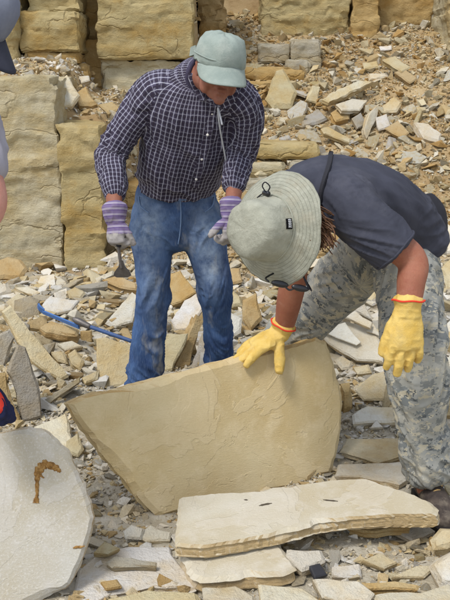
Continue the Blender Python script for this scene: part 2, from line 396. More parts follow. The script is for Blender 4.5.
f2 = face('upper_rock_face')
rock_block(f2, -1.20, -0.30, 8.36, 9.3, 1.64, 3.5, 4, YL, 0.035)
rock_block(f2, -1.19, -0.28, 8.43, 9.3, 0.9, 1.63, 5, PL, 0.04)
rock_block(f2, -1.50, -1.17, 8.74, 9.4, 0.9, 3.4, 6, OC, 0.05)
rock_block(f2, -1.36, -1.12, 8.55, 9.0, 1.0, 1.83, 7, OC, 0.04)
rock_block(f2, -1.88, -1.335, 8.12, 9.2, 1.70, 2.06, 8, YL, 0.04)
rock_block(f2, -1.84, -1.35, 8.14, 9.2, 1.60, 1.70, 9, OC, 0.02)
rock_block(f2, -1.80, -1.29, 8.18, 9.2, 1.2, 1.60, 10, OC, 0.05)
rock_block(f2, -1.80, -1.345, 8.24, 9.3, 2.06, 3.2, 11, YL, 0.05)
rock_block(f2, -4.2, -1.88, 8.02, 9.3, 1.40, 3.2, 12, YL, 0.05)
rock_block(f2, -0.26, -0.02, 8.85, 9.6, 1.0, 2.9, 13, DK, 0.09)
f3 = face('scree_rock_face')
rock_block(f3, 0.40, 1.365, 9.75, 10.9, 1.9, 3.5, 14, YL, 0.06)
rock_block(f3, 1.375, 1.68, 9.70, 10.9, 1.85, 3.4, 15, OC, 0.05)
rock_block(f3, 1.69, 2.31, 9.95, 11.0, 1.9, 3.4, 16, OC, 0.06)
rock_block(f3, 2.31, 4.4, 9.15, 10.9, 1.4, 3.5, 17, PL, 0.035, bedamp=0.035, bedf=16)
f4 = face('rock_outcrop')
for k, (xa, xb, ya, za, zb, cc) in enumerate([(0.10, 0.62, 6.98, .50, .66, GY_), (0.66, 1.02, 6.95, .50, .65, PL), (0.02, 0.50, 7.12, .665, .79, PL), (0.53, 1.0, 7.15, .668, .80, GY_), (0.05, 0.8, 7.32, .80, .92, YL)]):
    rock_block(f4, xa, xb, ya, ya + .5, za - .05 * (k < 2), zb, 20 + k, cc, 0.022)
for k, (xa, xb, ya, za, zb, cc) in enumerate([(0.16, 0.62, 8.72, 1.30, 1.44, OC), (0.65, 1.0, 8.74, 1.31, 1.43, YL), (0.22, 0.80, 8.86, 1.45, 1.56, OC), (0.34, 0.66, 9.1, 1.62, 1.80, GY_), (0.69, 0.98, 9.06, 1.56, 1.84, GY_), (0.62, 0.86, 8.98, 1.50, 1.66, GY_)]):
    rock_block(f4, xa, xb, ya, ya + .5, za, zb, 30 + k, cc, 0.025)

# ------------------------------------------------------------------ stones
M_stone = mat_stone('broken_limestone', 'object')
M_chip = mat_stone('limestone_chips', 'attribute')
TONES = {'white': (222, 219, 210), 'pale': (210, 203, 184), 'cream': (202, 190, 158), 'tan': (190, 168, 126), 'ochre': (178, 148, 98), 'grey': (172, 167, 154), 'dark': (122, 108, 84)}
def tone(n, rnd=None, k=.78):
    r, g, b = TONES[n]; c = lin(r, g, b, k)
    if rnd: j = rnd.uniform(0.88, 1.1); c = (c[0] * j, c[1] * j, c[2] * j * rnd.uniform(.94, 1.05), 1)
    return c

def slab_mesh(poly, th, seed, spacing=0.05, jag=0.12, bev=0.18, sidejit=0.25, layers=1, wedge=0.0):
    """outline polygon (top at z = 0) -> broken slab with ragged, bevelled, layered edges"""
    rnd = random.Random(seed); pts = []
    n = len(poly)
    A = sum(poly[i][0] * poly[(i + 1) % n][1] - poly[(i + 1) % n][0] * poly[i][1] for i in range(n))
    if A < 0: poly = poly[::-1]
    for i in range(n):
        a, b = Vector(poly[i][:2]), Vector(poly[(i + 1) % n][:2]); L = (b - a).length
        k = max(1, min(60, int(round(L / spacing)))); nr = Vector((b.y - a.y, a.x - b.x)) / max(L, 1e-6)
        amp = jag * min(spacing, L) * 0.9
        for j in range(k):
            q = a + (b - a) * ((j + (rnd.uniform(-.25, .25) if j else 0)) / k)
            if j: q = q + nr * rnd.uniform(-amp, amp)
            pts.append(q)
    m = len(pts); cen = sum(pts, Vector((0, 0))) / m
    per = np.array([[p.x, p.y, 0] for p in pts]); rk = [0]
    def ring(inset, z, jit, chip=0.0):
        out = []; rk[0] += 1
        nz_ = fbm(per / max(spacing * 3.2, .02) + rk[0] * 5.3, 3, seed % 997 + rk[0]); cz = np.clip(fbm(per / max(spacing * 6, .03) + 9, 2, seed % 991 + 50) * 2.2 - .1, 0, 1) * chip
        for i_, p in enumerate(pts):
            d = cen - p; L = max(d.length, 1e-5)
            q = p + d / L * min(inset + cz[i_] + jit * 1.3 * nz_[i_], L * .5) + Vector((rnd.uniform(-jit, jit), rnd.uniform(-jit, jit))) * .3
            out.append((q.x, q.y, z + nz_[i_] * jit * .4 + wedge * (q.x - cen.x)))
        return out
    b = min(bev * th, .012 + .04 * th); js = min(sidejit * th, .35 * spacing)
    rings = [ring(b * 1.3, 0, 0, th * .35), ring(0, -b, js * .25, th * .2)]
    for k in range(layers): rings.append(ring(rnd.uniform(-.1, .35) * th, -th * (k + 1) / (layers + 1), js))
    rings += [ring(rnd.uniform(.0, .3) * th, -th + b, js * .6), ring(b * 1.5 + .1 * th, -th, 0)]
    v = [q for r_ in rings for q in r_]; f = []
    for k in range(len(rings) - 1):
        for i in range(m):
            j = (i + 1) % m; f.append((k * m + i, (k + 1) * m + i, (k + 1) * m + j, k * m + j))
    f.append(tuple(range(m))); f.append(tuple(reversed(range((len(rings) - 1) * m, len(rings) * m))))
    return mesh_from('slab', v, f)

def frame_from(n, origin):
    n = Vector(n).normalized(); x = Vector((1, 0, 0)); x = (x - n * x.dot(n)).normalized(); y = n.cross(x)
    m = Matrix((x, y, n)).transposed().to_4x4(); m.translation = origin; return m

def unproject(poly, n, anchor):
    n = Vector(n).normalized(); o = Vector((0, 0, CAMH)); out = []
    for (px, py) in poly:
        d = ray(px, py); t = (anchor - o).dot(n) / d.dot(n); out.append(o + d * t)
    return out

HINFO = []
HERO = []      # footprints kept free of loose stones
def traced(name, label, poly, n, th, tn, seed, anchor=None, lift=None, spacing=0.05, mat=None, jag=.12, cat='stone', layers=1, maxlen=None, **kw):
    """a slab whose top outline is read off the photograph, its distance from the ground under its lowest corner"""
    ax = anchor if anchor is not None else max(poly, key=lambda q: q[1])
    a = ax if isinstance(ax, Vector) else on_ground(ax[0], ax[1], lift if lift is not None else (th * .8 if n[2] > .7 else 0.01))
    w3 = unproject(poly, n, a)
    cen = sum(w3, Vector()) / len(w3)
    m = frame_from(n, cen); inv = m.inverted()
    loc = [inv @ q for q in w3]
    me = slab_mesh([(q.x, q.y) for q in loc], th, seed, spacing, jag, layers=layers, **kw)
    o = link(name, me, mat or M_stone); o.matrix_world = m
    o.color = tone(tn, random.Random(seed)); tag(o, label, cat)
    HERO.append((cen.x, cen.y, max((q - cen).length for q in w3) * .6)); HINFO.append((label, sum(q[0] for q in poly) / len(poly), sum(q[1] for q in poly) / len(poly)))
    return o
LIE = (0.0, -0.12, 0.99); TILT = (0.0, -0.5, 0.86); STAND = (0.1, -0.93, 0.34); LEANR = (0.45, -0.75, 0.45); LEANL = (-0.45, -0.72, 0.5)

# the three big slabs of the picture
M_split = mat_slab('freshly_split_slab', lin(216, 199, 158, .88), blot=.15, grain=.15)
M_flat = mat_slab('dusty_bed_slab', lin(206, 200, 182, .84), grain=.22)
M_foss = mat_slab('fossil_slab_stone', lin(200, 197, 187, .82), pale=1.12, grain=.5, bstr=.32)
held_n = Vector((0.48, -0.83, 0.28)).normalized()
held_anchor = on_ground(162, 519, 0.0)
held = traced('stone_slab', 'large upright tan slab gripped on its top edge by yellow-gloved hand',
    [(69, 404), (82, 397), (135, 385), (190, 370), (240, 357), (290, 346), (318, 338), (327, 342), (335, 362), (342, 385), (344, 405), (342, 440), (334, 474), (300, 486), (240, 500), (178, 515), (160, 519), (140, 498), (105, 455), (78, 420)],
    held_n, 0.075, 'tan', 3, anchor=held_anchor, mat=M_split, spacing=0.022, jag=.10, cat='slab', layers=3)
flat = traced('stone_slab', 'broad cream slab lying flat in front of the upright slab',
    [(174, 544), (179, 497), (240, 490), (335, 479), (368, 478), (395, 487), (432, 500), (442, 508), (440, 514), (400, 514), (352, 517), (318, 523), (285, 532), (235, 541), (200, 546)],
    (0.0, -0.07, 1), 0.05, 'cream', 5, anchor=on_ground(200, 549, 0.125), mat=M_flat, spacing=0.012, jag=.2, cat='slab', layers=3)
traced('stone_slab', 'pale tan slab lying directly beneath the broad flat slab',
    [(179, 557), (183, 530), (272, 530), (297, 567), (283, 573), (240, 577), (200, 580), (190, 575)],
    (-0.02, -0.05, 1), 0.065, 'cream', 6, anchor=on_ground(200, 583, 0.066), mat=M_flat, spacing=0.014, jag=.2, cat='slab', layers=2)
foss_n = Vector((0.18, -0.93, 0.32)).normalized()
foss_anchor = on_ground(30, 612, 0.0)
foss = traced('fossil_slab', 'grey slab with a curved brown fossil fish, held upright at the left edge',
    [(-70, 446), (0, 434), (28, 428), (46, 429), (58, 440), (69, 450), (78, 472), (90, 503), (94, 518), (87, 545), (79, 566), (70, 585), (44, 600), (10, 616), (-70, 622)],
    foss_n, 0.05, 'pale', 8, anchor=foss_anchor, mat=M_foss, spacing=0.018, jag=.14, cat='slab', layers=2)
def on_slab(slab, n, anchor, poly, lift):
    """thin raised remains on a slab's face"""
    w3 = unproject(poly, n, anchor); inv = slab.matrix_world.inverted()
    pts = [inv @ q for q in w3]; return [(q.x, q.y) for q in pts]
def raised(name, slab, n, anchor, strips, mat, hgt):
    bm = bmesh.new()
    for spine in strips:
        cs = on_slab(slab, n, anchor, [(a, b) for a, b, _ in spine], 0)
        prev = None
        for k, ((x, y), s) in enumerate(zip(cs, spine)):
            x2, y2 = cs[min(k + 1, len(cs) - 1)]; x1, y1 = cs[max(k - 1, 0)]
            d = Vector((x2 - x1, y2 - y1)).normalized(); nrm = Vector((-d.y, d.x)) * s[2]
            rr = random.Random(k); j = rr.uniform(.72, 1.3)
            row = [bm.verts.new((x + nrm.x * q * j, y + nrm.y * q * j, zz)) for q, zz in ((-1, -.002), (-.75, hgt * .7), (0, hgt * rr.uniform(.8, 1.3)), (.75, hgt * .7), (1, -.002))]
            if prev:
                for i in range(4): bm.faces.new((prev[i], row[i], row[i + 1], prev[i + 1]))
            prev = row
    bmesh.ops.recalc_face_normals(bm, faces=bm.faces[:])
    me = bm_mesh(bm); me.polygons.foreach_set('use_smooth', [True] * len(me.polygons))
    return link(name, me, mat, slab)
def mat_fossil():
    t = NT('fossil_bone'); o = t.obj(); n = t.noise(o, 55, 5, .75); n2 = t.noise(o, 170, 3, .7)
    c = t.ramp(n, [(.3, lin(84, 56, 26)), (.5, lin(140, 102, 50)), (.68, lin(178, 146, 92))])
    c = t.mix(t.math('MULTIPLY', t.step(n2, .55, .7), .7), c, lin(70, 42, 16))
    return t.done(c, .7, t.bump(t.math('ADD', n, n2), .8, .004), .3)
M_fossil = mat_fossil()
def fine(sp, k=5):
    out = []
    for i in range(len(sp) - 1):
        for j in range(k):
            t = j / k; out.append(tuple(sp[i][q] * (1 - t) + sp[i + 1][q] * t for q in range(3)))
    return out + [sp[-1]]
raised('fossil_fish', foss, foss_n, foss_anchor, [
    fine([(60.5, 472, .004), (57, 468.5, .010), (52, 466, .0125), (46, 464.5, .014), (41, 467, .014), (38, 472, .0125), (37.2, 480, .0085), (37, 488, .006), (37.2, 494, .005), (36.5, 498, .007), (36, 503, .012)]),
    fine([(46, 463, .004), (43.5, 460.5, .003), (42, 461, .001)], 2), fine([(40, 475, .005), (44, 478, .002)], 2)], M_fossil, .0022)
raised('fossil_fragment', foss, foss_n, foss_anchor, [fine([(73, 548, .002), (77, 547, .005), (81, 547, .004), (85, 546, .001)], 3)], M_fossil, .003)
flat_n = Vector((0.0, -0.07, 1)).normalized(); flat_anchor = on_ground(200, 549, 0.125)
M_mark = mat_plain('dark_fossil_film', lin(70, 62, 50), .8)
raised('fossil_mark', flat, flat_n, flat_anchor, [fine([(259, 506, .001), (263, 505, .006), (268, 504, .005), (272, 503.5, .001)], 3)], M_mark, .002)
raised('fossil_mark', flat, flat_n, flat_anchor, [fine([(323, 500, .001), (328, 500.5, .005), (334, 501, .004), (338, 501.5, .001)], 3)], M_mark, .002)
raised('fossil_mark', flat, flat_n, flat_anchor, [fine([(244, 500, .001), (246, 500, .004), (248, 500.2, .001)], 2)], M_mark, .002)

S = 'stone'; SL = 'stone_slab'
def tr(label, poly, n, th, tn, name=S, **kw):
    seed = int(sum(a * 7 + b * 13 for a, b in poly)) % 99991
    return traced(name, label, poly, n, th, tn, seed, **kw)
# foreground, along the bottom edge
tr('wide pale grey floor slab between the fossil slab and the flat slab', [(78, 570), (98, 553), (128, 545), (170, 546), (177, 560), (190, 580), (196, 588), (150, 586), (110, 594), (84, 606), (70, 600)], (0, -.04, 1), .03, 'white', SL, lift=.02)
tr('thin pointed dark-edged stone flake beside the fossil slab', [(105, 562), (113, 556), (132, 557), (157, 562), (157, 566), (130, 566), (112, 567)], (0, -.25, .97), .025, 'grey', lift=.055)
tr('triangular tan stone flake above the dark-edged flake', [(92, 552), (104, 539), (121, 547), (108, 554)], (.1, -.35, .93), .03, 'cream', lift=.05)
tr('small honey-coloured flat chip on pale floor slab, bottom left', [(100, 581), (117, 578), (122, 585), (105, 588)], (0, -.2, .98), .018, 'tan', lift=.045)
tr('long honey-edged slab at the bottom edge below the pale floor slab', [(106, 598), (146, 588), (198, 592), (199, 612), (150, 622), (110, 616)], (0, -.05, 1), .05, 'cream', SL, lift=.05)
tr('pale squared slab at the bottom edge, right of the honey-edged slab', [(202, 586), (236, 584), (256, 596), (258, 616), (204, 618)], (0, -.06, 1), .045, 'pale', SL, lift=.05)
tr('grey-white angular slab at the bottom edge below the lower slab', [(258, 583), (304, 587), (324, 602), (318, 618), (264, 616)], (.05, -.2, .97), .04, 'pale', SL, lift=.05)
tr('pale oblong stone just below the black chip', [(312, 578), (360, 580), (375, 592), (368, 602), (322, 597)], (0, -.25, .96), .04, 'pale', SL, lift=.05)
tr('long honey-brown stone bar near the bottom right corner', [(358, 583), (396, 580), (420, 585), (418, 589), (362, 589)], (0, -.2, .98), .035, 'tan', lift=.055)
tr('pale slab lying under the honey-brown bar at the bottom edge', [(374, 594), (420, 591), (450, 583), (470, 600), (440, 616), (378, 612)], (0, -.12, 1), .04, 'pale', SL, lift=.04)
tr('white block at the right edge near the bottom', [(430, 561), (450, 547), (470, 556), (466, 584), (440, 580)], (-.2, -.4, .9), .06, 'white', lift=.06)
tr('tan cube-like block at the right edge below the boot', [(430, 538), (440, 526), (456, 527), (462, 540), (448, 548), (433, 549)], (-.1, -.5, .86), .07, 'cream', lift=.05)
tr('wedge of pale stone at the tip of the lower slab', [(287, 548), (322, 549), (326, 560), (302, 570), (286, 556)], (.1, -.3, .95), .05, 'pale', lift=.055)
tr('small glossy black stone chip among pale gravel', [(309, 565), (320, 562), (328, 574), (315, 578)], (.1, -.35, .93), .02, 'grey', lift=.04, mat=mat_plain('black_shale', lin(40, 40, 44), .45, .5))
tr('flat cream stone on the gravel right of the black chip', [(362, 560), (379, 552), (398, 562), (385, 568)], (0, -.3, .95), .025, 'cream', lift=.04)
tr('pale sloping flat stone left of the white block', [(392, 577), (417, 565), (438, 565), (425, 577)], (.1, -.25, .96), .025, 'cream', lift=.035)
tr('white flat stone wedged behind the black chip', [(332, 566), (360, 563), (362, 576), (332, 576)], (0, -.25, .96), .03, 'white', lift=.03)
tr('tan shelf stone peeking out under the flat slab', [(348, 528), (372, 520), (416, 518), (410, 528), (376, 532)], (0, -.08, 1), .03, 'tan', lift=.045)
tr('grey stone tucked under the flat slab by the boot', [(396, 532), (425, 522), (436, 530), (412, 540)], (0, -.2, .98), .03, 'grey', lift=.03)
tr('white angular lump between the fossil slab and upright slab', [(123, 530), (132, 523), (145, 528), (142, 539), (126, 538)], (.2, -.5, .84), .04, 'white', lift=.03)
tr('pale flat stone against the foot of the upright slab', [(136, 535), (150, 524), (172, 532), (170, 540), (146, 541)], (0, -.3, .95), .03, 'pale', lift=.03)
# right, behind the leg of the stooping man
tr('large pale slab tilted in the heap between the stooping man\'s legs', [(311, 329), (318, 318), (345, 321), (376, 329), (386, 354), (383, 362), (356, 360), (335, 348)], (-.25, -.62, .74), .04, 'pale', SL, lift=.05)
tr('thin white slab with wavy edge on top of the tilted heap slab', [(317, 316), (332, 302), (343, 303), (372, 322), (370, 328), (343, 316), (328, 319)], (-.2, -.6, .77), .02, 'white', SL, lift=.17)
tr('white triangular flake lying on the tilted heap slab', [(320, 331), (345, 322), (361, 342), (356, 345)], (-.25, -.62, .74), .015, 'white', lift=.10)
tr('small white lens-shaped flake left on the tilted heap slab', [(316, 322), (336, 318), (341, 323), (323, 328)], (-.25, -.62, .74), .015, 'white', lift=.14)
tr('small white triangular chip beside the camouflage knee', [(366, 331), (373, 323), (382, 337)], (-.2, -.6, .77), .015, 'white', lift=.12)
tr('tall white slab leaning at the back of the heap', [(343, 306), (352, 278), (362, 296), (373, 321)], (-.15, -.85, .5), .03, 'white', SL, lift=.1)
tr('rounded pale stone at the right corner of the upright slab', [(334, 359), (342, 355), (353, 361), (351, 368), (342, 369)], (.1, -.5, .86), .05, 'pale', lift=.04)
tr('small square pale stone under the tilted heap slab', [(352, 366), (369, 363), (373, 372), (357, 374)], (0, -.5, .86), .04, 'cream', lift=.04)
tr('pale triangular slab leaning below the heap', [(355, 391), (372, 374), (388, 370), (398, 402), (363, 400)], (-.2, -.72, .66), .035, 'pale', SL, lift=.03)
tr('upright tan block touching the upright slab\'s right edge', [(342, 385), (351, 385), (353, 412), (343, 416)], (.1, -.9, .4), .06, 'tan', lift=.0)
tr('small tan block beside the upright tan block', [(353, 400), (364, 402), (365, 410), (354, 413)], (0, -.85, .5), .05, 'tan', lift=.0)
tr('stacked thin white flakes behind the camouflage shin', [(352, 414), (367, 405), (398, 407), (402, 420), (353, 423)], (0, -.3, .95), .04, 'white', SL, lift=.04)
tr('small white triangular flake in front of the stacked flakes', [(370, 428), (376, 419), (384, 427)], (0, -.5, .86), .02, 'white', lift=.03)
tr('flat tan slab on the ground right of the upright slab', [(340, 451), (347, 438), (398, 438), (410, 452), (378, 462)], (0, -.1, 1), .03, 'cream', SL, lift=.035)
tr('low grey slab behind the broad flat slab near the boot', [(334, 476), (338, 464), (402, 461), (416, 474), (400, 484), (360, 476)], (0, -.06, 1), .03, 'pale', SL, lift=.03)
tr('white slab standing at the right edge behind the camouflage knee', [(441, 330), (452, 318), (470, 330), (466, 352), (443, 346)], (-.3, -.7, .65), .03, 'white', SL, lift=.02)
tr('flat white slab at the right edge beneath the standing white slab', [(440, 365), (452, 352), (474, 362), (466, 382), (442, 377)], (-.1, -.45, .89), .03, 'white', SL, lift=.03)
tr('pale tan block at the right edge level with the shin', [(442, 402), (454, 390), (472, 398), (468, 418), (444, 416)], (-.1, -.5, .86), .06, 'cream', lift=.04)
tr('rounded tan boulder at the right edge behind the elbow', [(440, 268), (450, 258), (470, 266), (470, 290), (446, 291)], (-.2, -.7, .7), .14, 'cream', lift=.02)
tr('leaning white slab at the right edge above the tan boulder', [(436, 232), (446, 222), (464, 232), (462, 250), (442, 254)], (-.2, -.65, .74), .05, 'white', SL, lift=.03)
# left and middle, around the man in the plaid shirt
tr('rounded tan boulder below the ledge at the left edge', [(-12, 262), (8, 255), (21, 258), (28, 268), (22, 277), (-10, 278)], (.1, -.6, .8), .2, 'tan', lift=.03)
tr('pale block at the left edge below the tan boulder', [(-12, 285), (9, 280), (14, 291), (0, 298), (-14, 296)], (.1, -.5, .86), .1, 'pale', lift=.03)
tr('tan flat-topped block left of the blue pry bar', [(6, 300), (18, 292), (34, 298), (30, 307), (15, 309)], (0, -.5, .86), .08, 'cream', lift=.04)
tr('bright white flat slab just above the blue pry bar', [(42, 304), (50, 295), (79, 300), (72, 309), (57, 313), (45, 311)], (0, -.45, .89), .03, 'white', SL, lift=.05)
tr('thin grey flake below the tan boulder', [(13, 287), (27, 285), (41, 292), (33, 295)], (0, -.4, .92), .03, 'pale', lift=.04)
tr('thin dark flake pointing right below the cracked ledge', [(61, 286), (75, 279), (84, 278), (68, 288)], (-.1, -.4, .9), .03, 'grey', lift=.04)
tr('five-sided cream stone above the hammer head', [(66, 290), (75, 286), (86, 292), (81, 298), (69, 297)], (0, -.5, .86), .06, 'cream', lift=.03)
tr('oblong tan slab lying under the flat scraper', [(102, 279), (119, 274), (137, 283), (137, 289), (120, 287)], (.05, -.35, .93), .06, 'tan', SL, lift=.05)
tr('white slab leaning against stones left of the blue jeans', [(103, 324), (117, 308), (132, 291), (140, 297), (132, 322), (114, 329)], (-.25, -.8, .55), .04, 'white', SL, lift=.02)
tr('stepped brown-edged stone beneath the blue pry bar', [(38, 326), (50, 318), (80, 329), (77, 335), (44, 331)], (0, -.4, .92), .07, 'tan', lift=.07)
tr('small square honey-coloured stone standing below the hammer head', [(80, 331), (92, 330), (92.5, 343), (80.5, 343)], (0, -.93, .36), .05, 'tan', lift=0)
tr('long plank-like slab leaning diagonally at the left', [(2, 311), (10, 304), (23, 321), (45, 347), (69, 376), (62, 380), (33, 361), (18, 341)], (.35, -.7, .62), .05, 'cream', SL, lift=.03)
tr('upright grey slab with blunt top, front of the left group', [(7, 371), (18, 344), (25, 347), (39, 383), (42, 418), (22, 424), (17, 394)], (.3, -.9, .3), .06, 'grey', SL, lift=0)
tr('grey slab edge standing at the left picture edge', [(-14, 336), (9, 330), (15, 337), (3, 371), (-12, 372)], (.3, -.85, .4), .06, 'grey', SL, lift=.0)
tr('shaded tan slab standing behind the red and navy glove', [(-12, 372), (6, 371), (23, 425), (14, 430), (-14, 424)], (.3, -.88, .36), .05, 'tan', SL, lift=0)
tr('thin knife-like slab pointing right below the plank-like slab', [(42, 401), (81, 376), (80, 382), (46, 407)], (.15, -.8, .58), .025, 'grey', SL, lift=.02)
tr('big pale tan slab propped behind the upright slab\'s top', [(96, 338), (105, 336), (128, 342), (140, 350), (138, 384), (105, 388), (98, 376)], (.05, -.75, .66), .04, 'cream', SL, lift=.02)
tr('tan stone left of the five-sided stone pile', [(48, 350), (65, 350), (69, 364), (57, 362)], (0, -.6, .8), .05, 'cream', lift=.03)
tr('rhombic cream stone in front of the honey-coloured square', [(67, 353), (75, 348), (86, 361), (81, 371), (70, 364)], (.1, -.65, .75), .05, 'cream', lift=.03)
tr('narrow white flake below the stepped stone', [(57, 344), (72, 340), (83, 346), (65, 350)], (0, -.5, .86), .03, 'pale', lift=.05)
tr('dark-sided flake beside the plank-like slab', [(33, 331), (54, 340), (50, 347), (38, 341)], (.2, -.6, .77), .04, 'grey', lift=.04)
tr('pale wedge beside the propped tan slab', [(80, 377), (100, 368), (99, 379), (84, 384)], (0, -.6, .8), .04, 'cream', lift=.03)
tr('pale flat slab lying at the foot of the upright grey slab', [(30, 428), (66, 412), (70, 426), (74, 446), (50, 452)], (0, -.3, .95), .04, 'pale', SL, lift=.04)
tr('small broken cream slab below the left corner of the upright slab', [(66, 440), (78, 432), (84, 448), (78, 456), (66, 452)], (-.1, -.5, .86), .05, 'cream', lift=.04)
tr('tan slab seen between the legs of the blue jeans', [(168, 274), (180, 270), (196, 292), (181, 302), (171, 306)], (-.2, -.7, .68), .04, 'tan', SL, lift=.03)
tr('white slab leaning between the jeans below the tan slab', [(171, 321), (184, 300), (196, 293), (204, 307), (191, 328), (175, 330)], (-.2, -.75, .63), .04, 'white', SL, lift=.02)
tr('brown-edged post-like slab leaning between the jeans', [(173, 370), (197, 314), (204, 320), (190, 368)], (.55, -.75, .36), .06, 'tan', SL, lift=.0)
tr('narrow white slab right of the post-like slab', [(191, 368), (202, 332), (212, 336), (208, 366)], (-.1, -.85, .5), .03, 'white', SL, lift=0)
tr('cream slab at the left of the post-like slab', [(164, 334), (188, 333), (178, 356), (172, 370), (160, 372)], (-.1, -.75, .65), .04, 'cream', SL, lift=0)
tr('tall rough tan block right of the blue jeans', [(243, 299), (257, 292), (263, 319), (251, 331), (243, 317)], (.1, -.8, .58), .1, 'tan', lift=.02)
tr('pale block behind the blue jeans below the bucket hat', [(230, 286), (242, 294), (244, 307), (230, 309)], (0, -.7, .7), .08, 'cream', lift=.03)
tr('white block between the blue jeans and the rough tan block', [(230, 311), (243, 317), (242, 333), (231, 341)], (.1, -.75, .65), .05, 'white', lift=.02)
tr('tan stone just below the bucket hat\'s brim', [(228, 268), (240, 267), (243, 281), (231, 284)], (0, -.7, .7), .07, 'tan', lift=.03)
# the heap and the loose blocks on the scree
tr('big blunt cream boulder left of the heap on the scree', [(263, 99), (276, 70), (283, 68), (297, 92), (291, 110), (272, 111)], (-.1, -.85, .5), .22, 'cream', lift=.02)
tr('grey blocky stone at the lower left of the heap on the scree', [(301, 117), (319, 108), (328, 118), (317, 123), (303, 126)], (.1, -.6, .8), .09, 'grey', lift=.05)
tr('long tan slab at the bottom of the heap on the scree', [(321, 128), (328, 126), (351, 139), (350, 143), (324, 133)], (.2, -.6, .77), .05, 'cream', SL, lift=.04)
tr('large pale slab crowning the heap on the scree', [(323, 99), (339, 87), (361, 79), (374, 81), (347, 96), (329, 102)], (.25, -.6, .76), .07, 'pale', SL, lift=.16)
tr('narrow standing slab in the middle of the heap on the scree', [(364, 130), (369, 114), (379, 104), (377, 119), (367, 139)], (.5, -.75, .4), .05, 'pale', SL, lift=.02)
tr('five-sided cream slab at the right of the heap on the scree', [(381, 105), (394, 96), (402, 102), (397, 112), (384, 112)], (-.1, -.75, .65), .07, 'cream', lift=.05)
tr('bright white chip low in the heap on the scree', [(376, 117), (387, 113), (391, 126), (379, 130)], (0, -.8, .6), .05, 'white', lift=.05)
tr('rounded pale boulder at the right end of the scree', [(414, 121), (428, 122), (443, 134), (440, 141), (424, 137)], (.1, -.6, .8), .12, 'pale', lift=.05)
tr('tan block in the heap behind the grey blocky stone', [(330, 112), (341, 104), (353, 108), (350, 118), (336, 121)], (.1, -.6, .8), .08, 'tan', lift=.08)
tr('pale plate under the crowning slab of the heap', [(336, 104), (352, 98), (368, 100), (360, 110), (342, 110)], (.2, -.55, .8), .05, 'pale', SL, lift=.1)
tr('small upright cream slab left of the crowning slab', [(306, 100), (313, 84), (321, 86), (318, 104)], (.35, -.8, .5), .05, 'cream', SL, lift=.03)
tr('short grey slab slanting left of the white chip', [(352, 118), (361, 112), (368, 124), (358, 128)], (.3, -.7, .65), .05, 'grey', lift=.06)
tr('pointed tan slab below the five-sided cream slab', [(384, 128), (398, 120), (410, 132), (402, 138)], (0, -.6, .8), .05, 'tan', lift=.04)
tr('upper long plank of the stacked planks high on the scree', [(382, 59), (395, 55), (411, 67), (402, 72)], (.1, -.55, .83), .06, 'cream', SL, lift=.1)
tr('short left plank of the stacked planks high on the scree', [(363, 62), (378, 60), (380, 67), (364, 69)], (-.05, -.6, .8), .08, 'cream', SL, lift=.07)
tr('lowest plank of the stacked planks high on the scree', [(369, 73), (389, 72), (390, 77), (370, 79)], (0, -.6, .8), .06, 'pale', SL, lift=.05)
tr('small white stone lying above the stacked planks', [(379, 46), (392, 45), (392, 49), (381, 50)], (0, -.6, .8), .05, 'white', lift=.06)
tr('tan plank right of the stacked planks', [(394, 72), (404, 68), (418, 78), (410, 83)], (.05, -.6, .8), .06, 'tan', SL, lift=.06)
# on the ledge
LED = lambda px, py, Y: P(px, py, Y)
tr('bright white slab leaning on the ledge behind the vertical crack', [(59, 82), (67, 74), (80, 95), (72, 106), (62, 108)], (.2, -.85, .5), .06, 'white', SL, lift=.03)
tr('tan angular block on the ledge under the dark notch', [(76, 92), (86, 84), (99, 104), (92, 107), (78, 106)], (.1, -.75, .65), .1, 'tan', lift=.03)
tr('white chip lying in the mouth of the dark notch', [(78, 76), (89, 75), (90, 80), (81, 83)], (0, -.6, .8), .05, 'white', lift=.05)
tr('flat honey-coloured stone at the ledge end by the plaid elbow', [(98, 104), (112, 101), (122, 108), (108, 113)], (0, -.4, .92), .06, 'tan', lift=.05)

# ------------------------------------------------------------------ loose stones
def hull_mesh(seed, flat=.6, npts=14):
    rnd = random.Random(seed); bm = bmesh.new()
    for k in range(npts):
        while True:
            q = Vector((rnd.uniform(-1, 1), rnd.uniform(-1, 1), rnd.uniform(-1, 1)))
            if .55 < q.length < 1.05: break
        bm.verts.new((q.x, q.y * rnd.uniform(.7, .9), max(-.8, min(.8, q.z * 1.3)) * flat))
    r = bmesh.ops.convex_hull(bm, input=bm.verts[:])
    bmesh.ops.delete(bm, geom=list({g for g in r['geom_interior'] + r['geom_unused'] if isinstance(g, bmesh.types.BMVert)}), context='VERTS')
    bmesh.ops.bevel(bm, geom=bm.edges[:], offset=.05, segments=1, affect='EDGES', clamp_overlap=True) if npts > 9 else None
    bmesh.ops.recalc_face_normals(bm, faces=bm.faces[:])
    return bm_mesh(bm, 'stone')
def flag_mesh(seed):
    rnd = random.Random(seed); n = rnd.randint(4, 7); a0 = rnd.uniform(0, 6)
    poly = [(math.cos(a0 + 6.283 * (k + rnd.uniform(-.3, .3)) / n) * rnd.uniform(.7, 1.1), math.sin(a0 + 6.283 * (k + rnd.uniform(-.3, .3)) / n) * rnd.uniform(.5, .85)) for k in range(n)]
    return slab_mesh(poly, rnd.uniform(.16, .34), seed, spacing=.45, jag=.22, layers=1, wedge=rnd.uniform(-.06, .06))
STONES = [hull_mesh(100 + k, random.Random(k).uniform(.35, .75)) for k in range(14)] + [flag_mesh(200 + k) for k in range(18)]
for m_ in STONES: m_.materials.append(M_stone)
rnd = random.Random(4)
def slope_n(x, y):
    e = .12; return Vector((hz(x - e, y) - hz(x + e, y), hz(x, y - e) - hz(x, y + e), 2 * e)).normalized()
